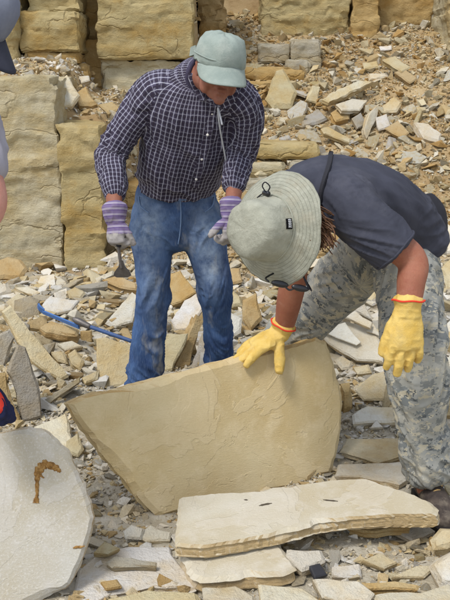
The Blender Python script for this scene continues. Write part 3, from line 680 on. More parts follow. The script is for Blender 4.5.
def in_view(x, y, z, mx=14):
    d = Vector((x, y, z - CAMH)); dep = d.y * CP - d.z * SP
    px = 225 + FPX * d.x / dep; py = 300 - FPX * (d.z * CP + d.y * SP) / dep
    return -mx < px < 450 + mx and -mx < py < 600 + mx
PLACED = []; LOOSE = []
def blocked(x, y, r):
    for hx, hy, hr in HERO:
        if (x - hx) ** 2 + (y - hy) ** 2 < (hr + r * .5) ** 2: return True
    for hx, hy, hr in PLACED:
        if (x - hx) ** 2 + (y - hy) ** 2 < ((hr + r) * .62) ** 2: return True
    return False
def scatter(count, xr, yr, size, tones, label, group, flags=.6, tilt=28, keep=None):
    n = tries = 0
    while n < count and tries < count * 60:
        tries += 1
        x, y = rnd.uniform(*xr), rnd.uniform(*yr); s = rnd.uniform(size[0], size[1]) * (1 if rnd.random() < .75 else 1.25)
        z = hz(x, y)
        if (keep and not keep(x, y)) or not in_view(x, y, z) or blocked(x, y, s): continue
        PLACED.append((x, y, s)); n += 1
        me = STONES[rnd.randrange(14, len(STONES))] if rnd.random() < flags else STONES[rnd.randrange(14)]
        o = link('stone', me)
        nn = slope_n(x, y); ax = Vector((rnd.uniform(-1, 1), rnd.uniform(-1, 1), 0)).normalized()
        q = Matrix.Rotation(R(abs(rnd.gauss(0, tilt * .6))), 4, ax) @ nn.to_track_quat('Z', 'Y').to_matrix().to_4x4() @ Matrix.Rotation(rnd.uniform(0, 6.28), 4, 'Z')
        o.matrix_world = Matrix.Translation((x, y, z + s * rnd.uniform(.08, .26))) @ q @ Matrix.Diagonal((s, s * rnd.uniform(.7, 1), s * rnd.uniform(.75, 1.2), 1))
        tn_ = rnd.choice(tones); o.color = tone(tn_, rnd); tag(o, label, 'stone', group)
        p_ = o.matrix_world.translation; dd = p_ - Vector((0, 0, CAMH)); dp = dd.y * CP - dd.z * SP
        LOOSE.append((o, tn_, 'flat' if me in STONES[14:] else 'blocky', 225 + FPX * dd.x / dp, 300 - FPX * (dd.z * CP + dd.y * SP) / dp, FPX * s * 2 / dp))
near_man = lambda x, y: True
scatter(46, (-2.0, -.35), (3.7, 6.3), (.05, .115), ['pale', 'cream', 'white', 'white', 'tan', 'grey'], 'loose broken stone in the rubble between the ledge and the grey slabs', 'loose stones left of the jeans', .7)
scatter(26, (-.35, .32), (4.1, 6.2), (.06, .14), ['pale', 'cream', 'white', 'tan'], 'loose broken stone behind the blue jeans', 'loose stones behind the jeans', .65)
scatter(44, (.3, 2.2), (3.1, 6.0), (.07, .16), ['white', 'white', 'pale', 'cream', 'grey'], 'loose pale stone in the heap behind the stooping man', 'loose stones behind the stooping man', .75)
scatter(24, (.62, 1.75), (7.3, 8.15), (.09, .165), ['pale', 'pale', 'cream', 'grey', 'white'], 'angular slab fragment in the heap on the scree', 'slab fragments heaped on the scree', .8, 55)
scatter(44, (.0, 3.2), (6.3, 8.6), (.045, .11), ['pale', 'cream', 'cream', 'tan', 'white', 'grey'], 'loose angular stone on the lower scree slope', 'loose stones on the lower scree', .5, 40)
scatter(24, (.0, 3.4), (8.6, 10.0), (.05, .11), ['cream', 'tan', 'pale', 'ochre'], 'loose angular stone high on the scree slope', 'loose stones on the upper scree', .45, 40)
scatter(26, (-2.4, -.95), (6.72, 8.2), (.05, .11), ['pale', 'cream', 'white', 'tan'], 'loose broken stone on top of the quarry ledge', 'loose stones on the ledge', .6)
scatter(16, (.05, .62), (1.95, 2.5), (.022, .05), ['white', 'pale', 'cream', 'grey'], 'small loose stone in the gravel before the flat slab', 'small stones before the flat slab', .6)
scatter(12, (-.62, -.15), (2.3, 3.3), (.02, .045), ['white', 'pale', 'cream', 'grey'], 'small loose stone on the dirt left of the upright slab', 'small stones beside the upright slab', .4)

# each loose stone is told apart by its look and by the nearest named stone
import re
SH = {}
for lb, hx, hy in HINFO:
    s_ = re.split(r" (?:left|right|on|at|below|lying|in|beside|under|between|with|behind|leaning|pointing|slanting|of|above|just|near|level|touching|seen|tilted|standing|tucked|wedged|gripped|propped|peeking|crowning|against|among|beneath|directly|front|directly)\b", lb)[0].rstrip(',')
    if len(s_.split()) >= 3: SH.setdefault(s_, []).append((hx, hy))
SH = {k: v[0] for k, v in SH.items() if len(v) == 1}
SEC = ['right of', 'above and right of', 'above', 'above and left of', 'left of', 'below and left of', 'below', 'below and right of']
named = {}
for (o, tn_, shp, px, py, sz) in LOOSE:
    best = min(SH.items(), key=lambda kv: (kv[1][0] - px) ** 2 + (kv[1][1] - py) ** 2)
    dx, dy = px - best[1][0], best[1][1] - py; sec = SEC[int(round(math.atan2(dy, dx) / (math.pi / 4))) % 8]
    named.setdefault(('%s%s %s stone' % ('small ' if sz < 16 else '', tn_, shp), sec, best[0]), []).append((dx * dx + dy * dy, o))
ORD = ['nearest ', 'second nearest ', 'third nearest ', 'fourth nearest ', 'fifth nearest ', 'sixth nearest ', 'seventh nearest ', 'eighth nearest ']
for (what, sec, ref), lst in named.items():
    lst.sort(key=lambda q: q[0])
    for k, (_, o) in enumerate(lst): o['label'] = (ORD[min(k, 7)] if len(lst) > 1 else '') + what + ' ' + sec + ' the ' + ref

# ------------------------------------------------------------------ gravel and chips too many to count
def chips(name, count, xr, yr, smin, smax, tones, seed, power=2.2, keep=None, flatness=(.3, .8), sink=.15):
    g = np.random.default_rng(seed)
    tv, tf = [], []
    for k in range(10):
        rr = random.Random(500 + k + seed); bm = bmesh.new()
        for _ in range(9): bm.verts.new(Vector((rr.gauss(0, 1), rr.gauss(0, 1), rr.gauss(0, 1))).normalized() * rr.uniform(.75, 1.1))
        r_ = bmesh.ops.convex_hull(bm, input=bm.verts[:])
        bmesh.ops.delete(bm, geom=list({q for q in r_['geom_interior'] + r_['geom_unused'] if isinstance(q, bmesh.types.BMVert)}), context='VERTS')
        bm.verts.ensure_lookup_table(); bm.verts.index_update()
        tv.append(np.array([v.co[:] for v in bm.verts])); tf.append(np.array([[v.index for v in f.verts] for f in bm.faces])); bm.free()
    x = g.uniform(xr[0], xr[1], count * 3); y = g.uniform(yr[0], yr[1], count * 3)
    z = height(x, y)
    dep = y * CP - (z - CAMH) * SP; px = 225 + FPX * x / dep; py = 300 - FPX * ((z - CAMH) * CP + y * SP) / dep
    ok = (px > -40) & (px < 490) & (py > -30) & (py < 640)
    if keep is not None: ok &= keep(x, y)
    x, y, z = x[ok][:count], y[ok][:count], z[ok][:count]; n = len(x)
    s = smin * (1 - g.random(n) * (1 - (smax / smin) ** -power)) ** (-1 / power)
    ti = g.integers(0, 10, n); pal = np.array([tone(t)[:3] for t in tones]); ci = g.integers(0, len(tones), n)
    cj = g.uniform(.8, 1.12, n)
    V, F, C = [], [], []; off = 0
    ang = g.uniform(0, 6.283, (n, 3)); fl = g.uniform(flatness[0], flatness[1], n)
    for k in range(10):
        m = np.where(ti == k)[0]
        if not len(m): continue
        t = tv[k][None] * np.stack([np.ones(len(m)), g.uniform(.55, .95, len(m)), fl[m]], -1)[:, None, :] * s[m][:, None, None]
        ca, sa = np.cos(ang[m, 0])[:, None], np.sin(ang[m, 0])[:, None]
        b = (ang[m, 1] - 3.14) * .22; cb, sb = np.cos(b)[:, None], np.sin(b)[:, None]
        X, Y, Z = t[..., 0], t[..., 1], t[..., 2]
        X, Z = X * cb - Z * sb, X * sb + Z * cb
        X, Y = X * ca - Y * sa, X * sa + Y * ca
        lowz = -s[m] * fl[m]
        W = np.stack([X + x[m][:, None], Y + y[m][:, None], Z + (z[m] + s[m] * fl[m] * (1 - 2 * sink) * .6)[:, None]], -1)
        nv = tv[k].shape[0]
        V.append(W.reshape(-1, 3)); F.append((tf[k][None] + (np.arange(len(m)) * nv)[:, None, None] + off).reshape(-1, 3)); off += len(m) * nv
        C.append(np.repeat(pal[ci[m]] * cj[m][:, None], nv, axis=0))
    V, F, C = np.concatenate(V), np.concatenate(F), np.concatenate(C)
    me = bpy.data.meshes.new(name); me.vertices.add(len(V)); me.vertices.foreach_set('co', V.astype(np.float32).ravel())
    me.loops.add(F.size); me.loops.foreach_set('vertex_index', F.astype(np.int32).ravel())
    me.polygons.add(len(F)); me.polygons.foreach_set('loop_start', np.arange(0, F.size, 3, dtype=np.int32)); me.attributes.new('sharp_face', 'BOOLEAN', 'FACE').data.foreach_set('value', np.ones(len(F), bool)); me.update(calc_edges=True)
    at = me.color_attributes.new('chip', 'FLOAT_COLOR', 'POINT')
    at.data.foreach_set('color', np.concatenate([C, np.ones((len(C), 1))], 1).astype(np.float32).ravel())
    return tag(link(name, me, M_chip), kind='stuff')
def off_ledge(x, y): return ~((x < -.9) & (y > 6.5) & (y < 7.0))
tag(chips('floor_gravel', 30000, (-1.6, 1.7), (1.6, 4.2), .004, .045, ['white', 'white', 'pale', 'pale', 'cream', 'grey', 'tan'], 1, 1.45, flatness=(.2, .7)), 'fine pale gravel covering the quarry floor', 'gravel')
tag(chips('rubble_bed', 7500, (-3, 3), (3.5, 6.7), .014, .13, ['white', 'white', 'pale', 'pale', 'cream', 'tan', 'grey'], 2, 1.35, flatness=(.18, .6)), 'bed of broken pale rubble behind the slabs', 'rubble')
tag(chips('scree_rubble', 30000, (-.95, 4.2), (6.0, 10.3), .008, .11, ['cream', 'tan', 'tan', 'ochre', 'pale', 'pale', 'cream'], 3, 1.75, flatness=(.3, .8), keep=lambda x, y: ~((x < -.3) & (y > 8.4))), 'mass of small ochre and cream rubble on the scree', 'rubble')
tag(chips('ledge_rubble', 2200, (-3.2, -.75), (6.72, 8.5), .012, .07, ['pale', 'cream', 'white', 'tan'], 4, 1.8), 'small broken rubble strewn along the ledge top', 'rubble')

# ------------------------------------------------------------------ body building
def catmull(pts, k):
    out = []; n = len(pts)
    for i in range(n - 1):
        p0, p1, p2, p3 = pts[max(i - 1, 0)], pts[i], pts[i + 1], pts[min(i + 2, n - 1)]
        for j in range(k):
            t = j / k
            out.append(0.5 * ((2 * p1) + (p2 - p0) * t + (2 * p0 - 5 * p1 + 4 * p2 - p3) * t * t + (3 * p1 - p0 - 3 * p2 + p3) * t ** 3))
    out.append(pts[-1]); return out

class Tube:
    """a limb or trunk: centre line with elliptical sections; hint = direction of the first radius"""
    def __init__(s, pts, radii, hint=(1, 0, 0), k=6, n=22):
        c = [Vector(p) for p in pts]; rr = [Vector((r, r, 0)) if isinstance(r, (int, float)) else Vector((r[0], r[1], 0)) for r in radii]
        s.c = catmull(c, k); s.r = [Vector((max(q.x, .002), max(q.y, .002), 0)) for q in catmull(rr, k)]; s.n = n
        s.side, s.oth, s.len = [], [], [0.0]
        h = Vector(hint).normalized()
        for i in range(len(s.c)):
            t = (s.c[min(i + 1, len(s.c) - 1)] - s.c[max(i - 1, 0)]).normalized()
            a = (h - t * h.dot(t)).normalized(); s.side.append(a); s.oth.append(t.cross(a))
            if i: s.len.append(s.len[-1] + (s.c[i] - s.c[i - 1]).length)
    round = True
    def add(s, bm, grow=0.0):
        rings = []; m = len(s.c)
        ext = []
        for i in range(m): ext.append((s.c[i], s.r[i].x + grow, s.r[i].y + grow, i))
        t0 = (s.c[0] - s.c[1]).normalized(); t1 = (s.c[-1] - s.c[-2]).normalized()
        r0, r1 = min(s.r[0].x, s.r[0].y) + grow, min(s.r[-1].x, s.r[-1].y) + grow
        pre = [(s.c[0] + t0 * r0 * d, (s.r[0].x + grow) * f, (s.r[0].y + grow) * f, 0) for d, f in (((.5, .45), (.35, .75), (.18, .92)) if s.round else ((.06, .5), (.05, .8), (.03, .96)))]
        post = [(s.c[-1] + t1 * r1 * d, (s.r[-1].x + grow) * f, (s.r[-1].y + grow) * f, m - 1) for d, f in (((.18, .92), (.35, .75), (.5, .45)) if s.round else ((.03, .96), (.05, .8), (.06, .5)))]
        for c, a, b, i in pre + ext + post:
            rings.append([bm.verts.new(c + s.side[i] * a * math.cos(2 * math.pi * q / s.n) + s.oth[i] * b * math.sin(2 * math.pi * q / s.n)) for q in range(s.n)])
        for r0_, r1_ in zip(rings[:-1], rings[1:]):
            for q in range(s.n): bm.faces.new((r0_[q], r0_[(q + 1) % s.n], r1_[(q + 1) % s.n], r1_[q]))
        bm.faces.new(rings[0][::-1]); bm.faces.new(rings[-1])
def T(spec, hint=(1, 0, 0), k=6):
    """spec rows: (px, py, Y, radius or (a, b))"""
    return Tube([P(q[0], q[1], q[2]) for q in spec], [q[3] for q in spec], hint, k)
def ball(bm, c, r, rot=None):
    m = Matrix.Translation(c) @ (rot.to_4x4() if rot is not None else Matrix.Identity(4)) @ Matrix.Diagonal((*(r if not isinstance(r, (int, float)) else (r, r, r)), 1))
    bmesh.ops.create_uvsphere(bm, u_segments=20, v_segments=12, radius=1.0, matrix=m)

def fuse(bm, voxel, smooth=4, fac=.5):
    """closed shapes -> one continuous skin"""
    me = bm_mesh(bm, 'fuse'); fix_normals(me)
    o = bpy.data.objects.new('fuse', me); col.objects.link(o)
    r = o.modifiers.new('r', 'REMESH'); r.mode = 'VOXEL'; r.voxel_size = voxel; r.use_smooth_shade = True
    if smooth:
        s = o.modifiers.new('s', 'SMOOTH'); s.iterations = smooth; s.factor = fac
    dg = bpy.context.evaluated_depsgraph_get(); dg.update()
    out = bpy.data.meshes.new_from_object(o.evaluated_get(dg))
    bpy.data.objects.remove(o); bpy.data.meshes.remove(me)
    return out
def coords(me):
    a = np.empty(len(me.vertices) * 3, np.float32); me.vertices.foreach_get('co', a); return a.reshape(-1, 3).astype(float)
def normals(me):
    a = np.empty(len(me.vertices) * 3, np.float32); me.vertices.foreach_get('normal', a); return a.reshape(-1, 3).astype(float)
def put(me, v): me.vertices.foreach_set('co', v.astype(np.float32).ravel()); me.update()

def nearest(p, tubes):
    """for each point: which tube, arc length, angle, radius"""
    best = np.full(len(p), 1e9); tid = np.zeros(len(p), int); L = np.zeros(len(p)); A = np.zeros(len(p)); RR = np.zeros(len(p))
    for ti, t in enumerate(tubes):
        c = np.array([q[:] for q in t.c]); sd = np.array([q[:] for q in t.side]); ot = np.array([q[:] for q in t.oth]); r = np.array([max(q.x, q.y) for q in t.r]); ln = np.array(t.len)
        tg = np.cross(sd, ot)
        for i0 in range(0, len(p), 20000):
            q = p[i0:i0 + 20000]
            d = np.linalg.norm(q[:, None] - c[None], axis=2); k = d.argmin(1)
            rel = q - c[k]; dd = d[np.arange(len(q)), k] / r[k]
            u = dd < best[i0:i0 + 20000]; idx = np.where(u)[0]
            best[i0 + idx] = dd[idx]; tid[i0 + idx] = ti
            L[i0 + idx] = (ln[k] + np.einsum('ij,ij->i', rel, -tg[k] * -1))[idx]
            A[i0 + idx] = np.arctan2(np.einsum('ij,ij->i', rel, ot[k]), np.einsum('ij,ij->i', rel, sd[k]))[idx]
            RR[i0 + idx] = r.mean()
    return tid, L, A, RR
def cloth_uv(me, tubes, back):
    """UVs in metres along and around each sleeve, leg or trunk; back = per tube angle where the seam lies"""
    v = coords(me); n = len(me.polygons)
    ls = np.empty(len(me.loops), np.int32); me.loops.foreach_get('vertex_index', ls)
    st = np.empty(n, np.int32); me.polygons.foreach_get('loop_start', st); tot = np.empty(n, np.int32); me.polygons.foreach_get('loop_total', tot)
    pc = np.empty(n * 3, np.float32); me.polygons.foreach_get('center', pc); pc = pc.reshape(-1, 3).astype(float)
    tid, L, A, RR = nearest(pc, tubes)
    pol = np.repeat(np.arange(n), tot); order = np.concatenate([np.arange(a, a + b) for a, b in zip(st, tot)]) if not (np.diff(st) == tot[:-1]).all() else np.arange(len(ls))
    lv = v[ls[order]]; uv = np.zeros((len(ls), 2))
    for ti, t in enumerate(tubes):
        m = np.where(tid[pol] == ti)[0]
        if not len(m): continue
        _, l2, a2, r2 = nearest(lv[m], [t])
        ac = A[pol[m]] - back[ti]; ac = (ac + math.pi) % (2 * math.pi) - math.pi
        a = a2 - back[ti]; a = a - np.round((a - ac) / (2 * math.pi)) * 2 * math.pi
        uv[order[m], 0] = (a + math.pi) * r2 + ti * .37; uv[order[m], 1] = l2
    lay = me.uv_layers.new(name='UVMap'); lay.data.foreach_set('uv', uv.astype(np.float32).ravel())

def folds(me, tubes, spec, seed, base=.002, scale=14):
    """cloth creases: spec = per tube list of (position 0..1, width, amplitude, frequency, slant)"""
    v = coords(me); nr = normals(me); tid, L, A, _ = nearest(v, tubes)
    d = base * fbm(v * scale, 3, seed)
    for ti, t in enumerate(tubes):
        m = tid == ti
        if not m.any(): continue
        s = L[m]; a = A[m]; tot = t.len[-1]; acc = np.zeros(m.sum())
        for (pos, wid, amp, fr, sl) in spec[ti]:
            g = np.exp(-((s - pos * tot) / wid) ** 2)
            ph = np.stack([s * fr + sl * np.sin(a + pos * 5), np.cos(a) * 1.1, np.sin(a) * 1.1 + ti * 7 + pos * 3], -1)
            rg = 1 - np.abs(vn(ph, seed + 3)) * 2.2
            rg2 = 1 - np.abs(vn(ph * 2.1 + 5, seed + 8)) * 2.2
            acc += g * amp * (np.clip(rg, -1, 1) * .75 + np.clip(rg2, -1, 1) * .3)
        d[m] += acc
    put(me, v + nr * d[:, None])
    return tid, L, A

def decim_none(me): return me
def frame3(f, u):
    f = Vector(f).normalized(); u = Vector(u); u = (u - f * u.dot(f)).normalized(); s = f.cross(u)
    return Matrix((s, f, u)).transposed()      # columns: x = own right, y = forward, z = up

def head_shapes(bm, c, M, k=1.0):
    """skull, jaw, nose, brow, lips, ears in head coordinates"""
    q = lambda x, y, z: c + M @ (Vector((x, y, z)) * k)
    B = lambda p, r: ball(bm, q(*p), tuple(a * k for a in r), M)
    B((0, -.012, .035), (.076, .095, .085)); B((0, .022, -.02), (.066, .072, .085)); B((0, .03, -.075), (.05, .052, .042))
    B((0, .074, -.104), (.023, .02, .019)); B((0, .05, -.09), (.036, .036, .026))
    for s in (-1, 1):
        B((s * .036, .058, -.028), (.027, .026, .03)); B((s * .03, .084, .018), (.027, .012, .0095)); B((s * .052, .03, -.06), (.02, .035, .035))
        B((s * .077, -.006, -.012), (.009, .02, .032)); B((s * .079, -.012, .006), (.011, .016, .016)); B((s * .013, .104, -.036), (.0095, .012, .009))
    Tube([q(0, .088, .012), q(0, .102, -.012), q(0, .116, -.032), q(0, .104, -.042)], [.009 * k, .0105 * k, .0135 * k, .010 * k], M @ Vector((1, 0, 0)), 4, 14).add(bm)
    B((0, .088, -.064), (.025, .010, .0065)); B((0, .087, -.077), (.021, .011, .0075))
def head_finish(me, c, M, k=1.0):
    """eye sockets, mouth line, folds beside the nose"""
    v = coords(me); Mi = np.array(M.inverted()); l = (v - np.array(c)) @ Mi.T / k; d = np.zeros_like(l)
    fr = l[:, 1] > .03
    for s in (-1, 1):
        g = np.exp(-(((l[:, 0] - s * .031) / .017) ** 2 + ((l[:, 2] - .000) / .011) ** 2)); d[:, 1] -= .011 * g * fr
        ln = np.exp(-(((l[:, 0] - s * (.022 + (-.035 - l[:, 2]) * .35)) / .0045) ** 2)) * ((l[:, 2] < -.034) & (l[:, 2] > -.075)); d[:, 1] -= .0028 * ln * fr
    g = np.exp(-((l[:, 2] + .0705) / .0032) ** 2) * np.exp(-(l[:, 0] / .026) ** 4); d[:, 1] -= .006 * g * (l[:, 1] > .06)
    put(me, np.array(c) + (l + d) * k @ np.array(M).T)
def eyes(root, c, M, k, mat_w, mat_i):
    for s in (-1, 1):
        for nm, off, r, mt in (('eye', .0735, .0115, mat_w), ('iris', .0815, .0052, mat_i)):
            bm = bmesh.new(); ball(bm, c + M @ (Vector((s * .031, off, -.001)) * k), r * k); part(nm, bm_mesh(bm), mt, root)

def hand_shapes(bm, wrist, fd, back, thumb_side, curls, spread=.16, k=1.0, thumb=(.85, .55, -.25), thumb_curl=20, cuff=.05, cuff_r=.042, cuff_dir=None, fat=1.0, wrist_r=.034):
    """palm, four unequal fingers with three joints each, thumb from the side of the palm, cuff"""
    y = Vector(fd).normalized(); z = Vector(back); z = (z - y * z.dot(y)).normalized(); x = (z.cross(y)) * thumb_side
    q = lambda a, b, c: wrist + (x * a + y * b + z * c) * k
    Tube([q(0, -.012, 0), q(.002, .03, 0), q(.004, .06, .002), q(.002, .09, .001)], [(.032 * k, .024 * k), (.042 * k, .024 * k), (.046 * k, .021 * k), (.043 * k, .017 * k)], x, 5, 24).add(bm)
    ball(bm, q(.026, .035, -.008), (.020 * k, .020 * k, .018 * k)); 
    for i, (bx, L, rr) in enumerate(((.033, .074, .0108), (.011, .083, .0112), (-.011, .077, .0108), (-.032, .060, .0098))):
        base = q(bx, .082 - abs(i - 1.2) * .004, .001); ang = 0; p = base; d0 = (y + x * (spread * (1.5 - i) / 1.5)).normalized()
        pts = [base - d0 * .02 * k, base]; rad = [rr * 1.05 * k * fat, rr * 1.08 * k * fat]
        cl = curls[i] if isinstance(curls, (list, tuple)) else curls
        for j, (fr_, cw) in enumerate(((.46, .8), (.30, 1.15), (.24, .8))):
            ang += R(cl * cw); dd = d0 * math.cos(ang) - z * math.sin(ang)
            p = p + dd * L * fr_ * k; pts.append(p); rad.append(rr * (1.02, .97, .84)[j] * k * fat)
        Tube(pts, rad, x, 4, 12).add(bm)
    td = (x * thumb[0] + y * thumb[1] + z * thumb[2]).normalized(); b0 = q(.026, .022, -.006); p1 = b0 + td * .036 * k
    tt = (td * math.cos(R(thumb_curl)) + (y * .8 - x * .45 - z * .4).normalized() * math.sin(R(thumb_curl))).normalized(); p2 = p1 + tt * .032 * k; p3 = p2 + tt * .026 * k
    Tube([b0 - td * .01 * k, b0, p1, p2, p3], [.014 * k, .0165 * k * fat, .0145 * k * fat, .0135 * k * fat, .0105 * k * fat], y, 4, 12).add(bm)
    cd = Vector(cuff_dir).normalized() if cuff_dir is not None else -y
    Tube([wrist + y * .01 * k, wrist + cd * .012 * k, wrist + cd * cuff], [(max(.035, wrist_r) * k, .028 * k), (wrist_r * k, wrist_r * .9 * k), (cuff_r, cuff_r * .92)], x, 4, 20).add(bm)
    return x, y, z
def glove(root, name, mat, wrist, fd, back, side, curls, voxel=.0028, seed=0, trim=None, **kw):
    bm = bmesh.new(); x, y, z = hand_shapes(bm, wrist, fd, back, side, curls, **kw)
    me = fuse(bm, voxel, 3)
    v = coords(me); nr = normals(me)
    rg = 1 - np.abs(vn(v * 46 + 3, seed)) * 2.4; put(me, v + nr * (.0017 * np.clip(rg, -1, 1) + .0014 * fbm(v * 26, 2, seed + 1))[:, None])
    g = part(name, me, mat, root)
    if trim:
        cd = Vector(kw.get('cuff_dir') or -y).normalized(); c = wrist + cd * kw.get('cuff', .05); r = kw.get('cuff_r', .042)
        ring_part(root, g, 'cuff_trim', c, cd, x, r + .001, r * .92 + .001, .003, trim)
    return g
def ring_part(root, owner, name, c, axis_, hint, a, b, tr_, mat, n=40):
    t = Vector(axis_).normalized(); s = (Vector(hint) - t * Vector(hint).dot(t)).normalized(); o = t.cross(s)
    bm = bmesh.new(); rings = []
    for i in range(n):
        an = 2 * math.pi * i / n; rad = s * math.cos(an) + o * math.sin(an); cc = c + s * a * math.cos(an) + o * b * math.sin(an) + t * .0015 * math.sin(an * 5)
        rings.append([bm.verts.new(cc + (rad * math.cos(q * 1.0472) + t * math.sin(q * 1.0472)) * tr_) for q in range(6)])
    for i in range(n):
        A, B = rings[i], rings[(i + 1) % n]
        for q in range(6): bm.faces.new((A[q], A[(q + 1) % 6], B[(q + 1) % 6], B[q]))
    bmesh.ops.recalc_face_normals(bm, faces=bm.faces[:])
    return subpart(name, bm_mesh(bm), mat, owner, root)
def cord(pts, r, k=8, n=8):
    bm = bmesh.new(); Tube(pts, [r] * len(pts), (0.3, 1, .2), k, n).add(bm); bmesh.ops.recalc_face_normals(bm, faces=bm.faces[:]); return bm_mesh(bm)

def lathe_hat(c, M, prof, n=96, ell=1.12, wob=None, th=.003):
    """profile rows (radius, height) turned about the head's up axis, stretched front to back"""
    v, f = [], []; m = len(prof)
    for side in (0, 1):
        for k, (r, h) in enumerate(prof):
            for i in range(n):
                a = 2 * math.pi * i / n; rr = max(r - side * th, .0005); hh = h - side * th
                dx, dy, dz = wob(a, k / (m - 1), r) if wob else (0, 0, 0)
                v.append(c + M @ Vector((math.cos(a) * (rr + dx), math.sin(a) * (rr + dx) * ell, hh + dz)))
    for k in range(m - 1):
        for i in range(n):
            j = (i + 1) % n
            f.append((k * n + i, k * n + j, (k + 1) * n + j, (k + 1) * n + i)); o = m * n
            f.append((o + k * n + j, o + k * n + i, o + (k + 1) * n + i, o + (k + 1) * n + j))
    o = m * n
    for i in range(n):
        j = (i + 1) % n; f.append(((m - 1) * n + i, (m - 1) * n + j, o + (m - 1) * n + j, o + (m - 1) * n + i))
    f.append(tuple(range(n))[::-1]); f.append(tuple(range(o, o + n)))
    return fix_normals(mesh_from('hat', v, f))
def crumple(me, amp, scale, seed):
    v = coords(me); 
    off = np.stack([fbm(v * scale + 11 * k, 3, seed + k) for k in range(3)], -1); rg = 1 - np.abs(vn(v * scale * 1.7, seed + 7)) * 2
    put(me, v + off * amp + normals(me) * (np.clip(rg, -1, 1) * amp * .5)[:, None])
def bill(c, M, r, length, half, drop, ell=1.12, curve=.03, n=26, m=10, th=.004, z0=0.0):
    """cap peak: from the crown's rim forward, curved across"""
    bm = bmesh.new(); grids = []
    for side in (0, 1):
        g = []
        for i in range(n + 1):
            a = -half + 2 * half * i / n; row = []
            ext = length * math.cos(a / half * math.pi / 2) ** .45 if abs(a) < half else 0
            for j in range(m + 1):
                t = j / m; px, py = math.sin(a) * (r + .12 * ext * t), math.cos(a) * r * ell + ext * t
                row.append(bm.verts.new(c + M @ Vector((px, py, z0 - drop * t * (ext / length) - curve * (math.sin(a) / math.sin(half)) ** 2 * (.35 + .65 * t) - side * th))))
            g.append(row)
        grids.append(g)
    for s, g in enumerate(grids):
        for i in range(n):
            for j in range(m):
                q = (g[i][j], g[i + 1][j], g[i + 1][j + 1], g[i][j + 1]); bm.faces.new(q if s == 0 else q[::-1])
    a, b = grids
    for i in range(n): bm.faces.new((a[i][m], a[i + 1][m], b[i + 1][m], b[i][m])); bm.faces.new((a[i + 1][0], a[i][0], b[i][0], b[i + 1][0]))
    for j in range(m): bm.faces.new((a[0][j], a[0][j + 1], b[0][j + 1], b[0][j])); bm.faces.new((a[n][j + 1], a[n][j], b[n][j], b[n][j + 1]))
    bmesh.ops.remove_doubles(bm, verts=bm.verts[:], dist=.0004); bmesh.ops.recalc_face_normals(bm, faces=bm.faces[:]); return bm_mesh(bm)
def boot(root, name, mats, ankle, toe_dir, k=1.0, up=.16, ground_z=None):
    """shaft, rounded vamp, separate sole, laces"""
    y = Vector(toe_dir); y.z = 0; y.normalize(); x = Vector((y.y, -y.x, 0)); zg = ground_z if ground_z is not None else hz(ankle.x, ankle.y)
    o = Vector((ankle.x, ankle.y, zg)); q = lambda a, b, c: o + (x * a + y * b + Vector((0, 0, c))) * k
    bm = bmesh.new()
    Tube([q(0, -.01, up), q(0, -.012, .1), q(0, 0, .06)], [.05 * k, .046 * k, .046 * k], x, 5).add(bm)
    Tube([q(0, -.055, .05), q(0, .0, .06), q(0, .07, .058), q(0, .13, .047), q(0, .175, .04)], [(.036 * k, .035 * k), (.042 * k, .042 * k), (.046 * k, .038 * k), (.05 * k, .03 * k), (.042 * k, .024 * k)], x, 5).add(bm)
    up_ = part(name, fuse(bm, .005, 3), mats[0], root)
    out = [(.036, -.08), (.04, -.03), (.038, .03), (.05, .1), (.052, .15), (.036, .205), (0, .222), (-.034, .205), (-.048, .15), (-.046, .1), (-.036, .03), (-.04, -.03), (-.034, -.08), (0, -.097)]
    v = [q(a, b, c) for c in (.0, .016, .03) for a, b in out]; n = len(out); f = [tuple(range(n))[::-1], tuple(range(2 * n, 3 * n))]
    for kk in range(2):
        for i in range(n): f.append((kk * n + i, kk * n + (i + 1) % n, (kk + 1) * n + (i + 1) % n, (kk + 1) * n + i))
    subpart('sole', fix_normals(mesh_from('sole', v, f)), mats[1], up_, root, False)
    for j in range(4):
        yy, zz = .03 + .03 * j, .104 - .011 * j
        subpart('lace', cord([q(-.03, yy, zz - .012), q(0, yy + .006, zz + (.004 if j else 0)), q(.03, yy + .012, zz - .014)], .0032 * k, 4, 6), mats[2], up_, root)
    return up_

# ------------------------------------------------------------------ materials for the people
M_skin = mat_skin('sunburnt_skin', lin(140, 88, 68), lin(156, 102, 80), lin(138, 72, 58))
M_skin2 = mat_skin('tanned_skin', lin(136, 88, 70), lin(154, 102, 82), lin(134, 74, 62))
M_skin3 = mat_skin('pink_skin', lin(186, 132, 118), lin(198, 146, 132), lin(184, 116, 104))
M_eye = mat_plain('eye_white', lin(225, 220, 210), .3, .5); M_iris = mat_plain('iris', lin(70, 80, 90), .3, .5)
M_plaid = mat_plaid(); M_denim = mat_denim(); M_camo = mat_camo()
M_tee = mat_cloth('charcoal_blue_jersey', lin(54, 56, 66), lin(66, 68, 80), lin(86, 87, 96), 6, .3)
M_sage = mat_cloth('sage_cotton', lin(132, 144, 138), lin(148, 158, 151), lin(170, 176, 168), 16, .5)
M_hat = mat_cloth('khaki_canvas', lin(142, 144, 130), lin(160, 161, 147), lin(182, 181, 168), 15, .6)
M_glove = mat_cloth('yellow_leather', lin(202, 168, 84), lin(216, 188, 112), lin(188, 166, 118), 22, .6, .75)
M_red = mat_plain('red_binding', lin(206, 62, 44), .8, .2)
M_black = mat_plain('black_webbing', lin(34, 34, 40), .75, .3); M_gloss = mat_plain('black_plastic', lin(22, 22, 26), .25, .5)
M_brass = mat_plain('brass', lin(150, 120, 60), .4, .5, .8)
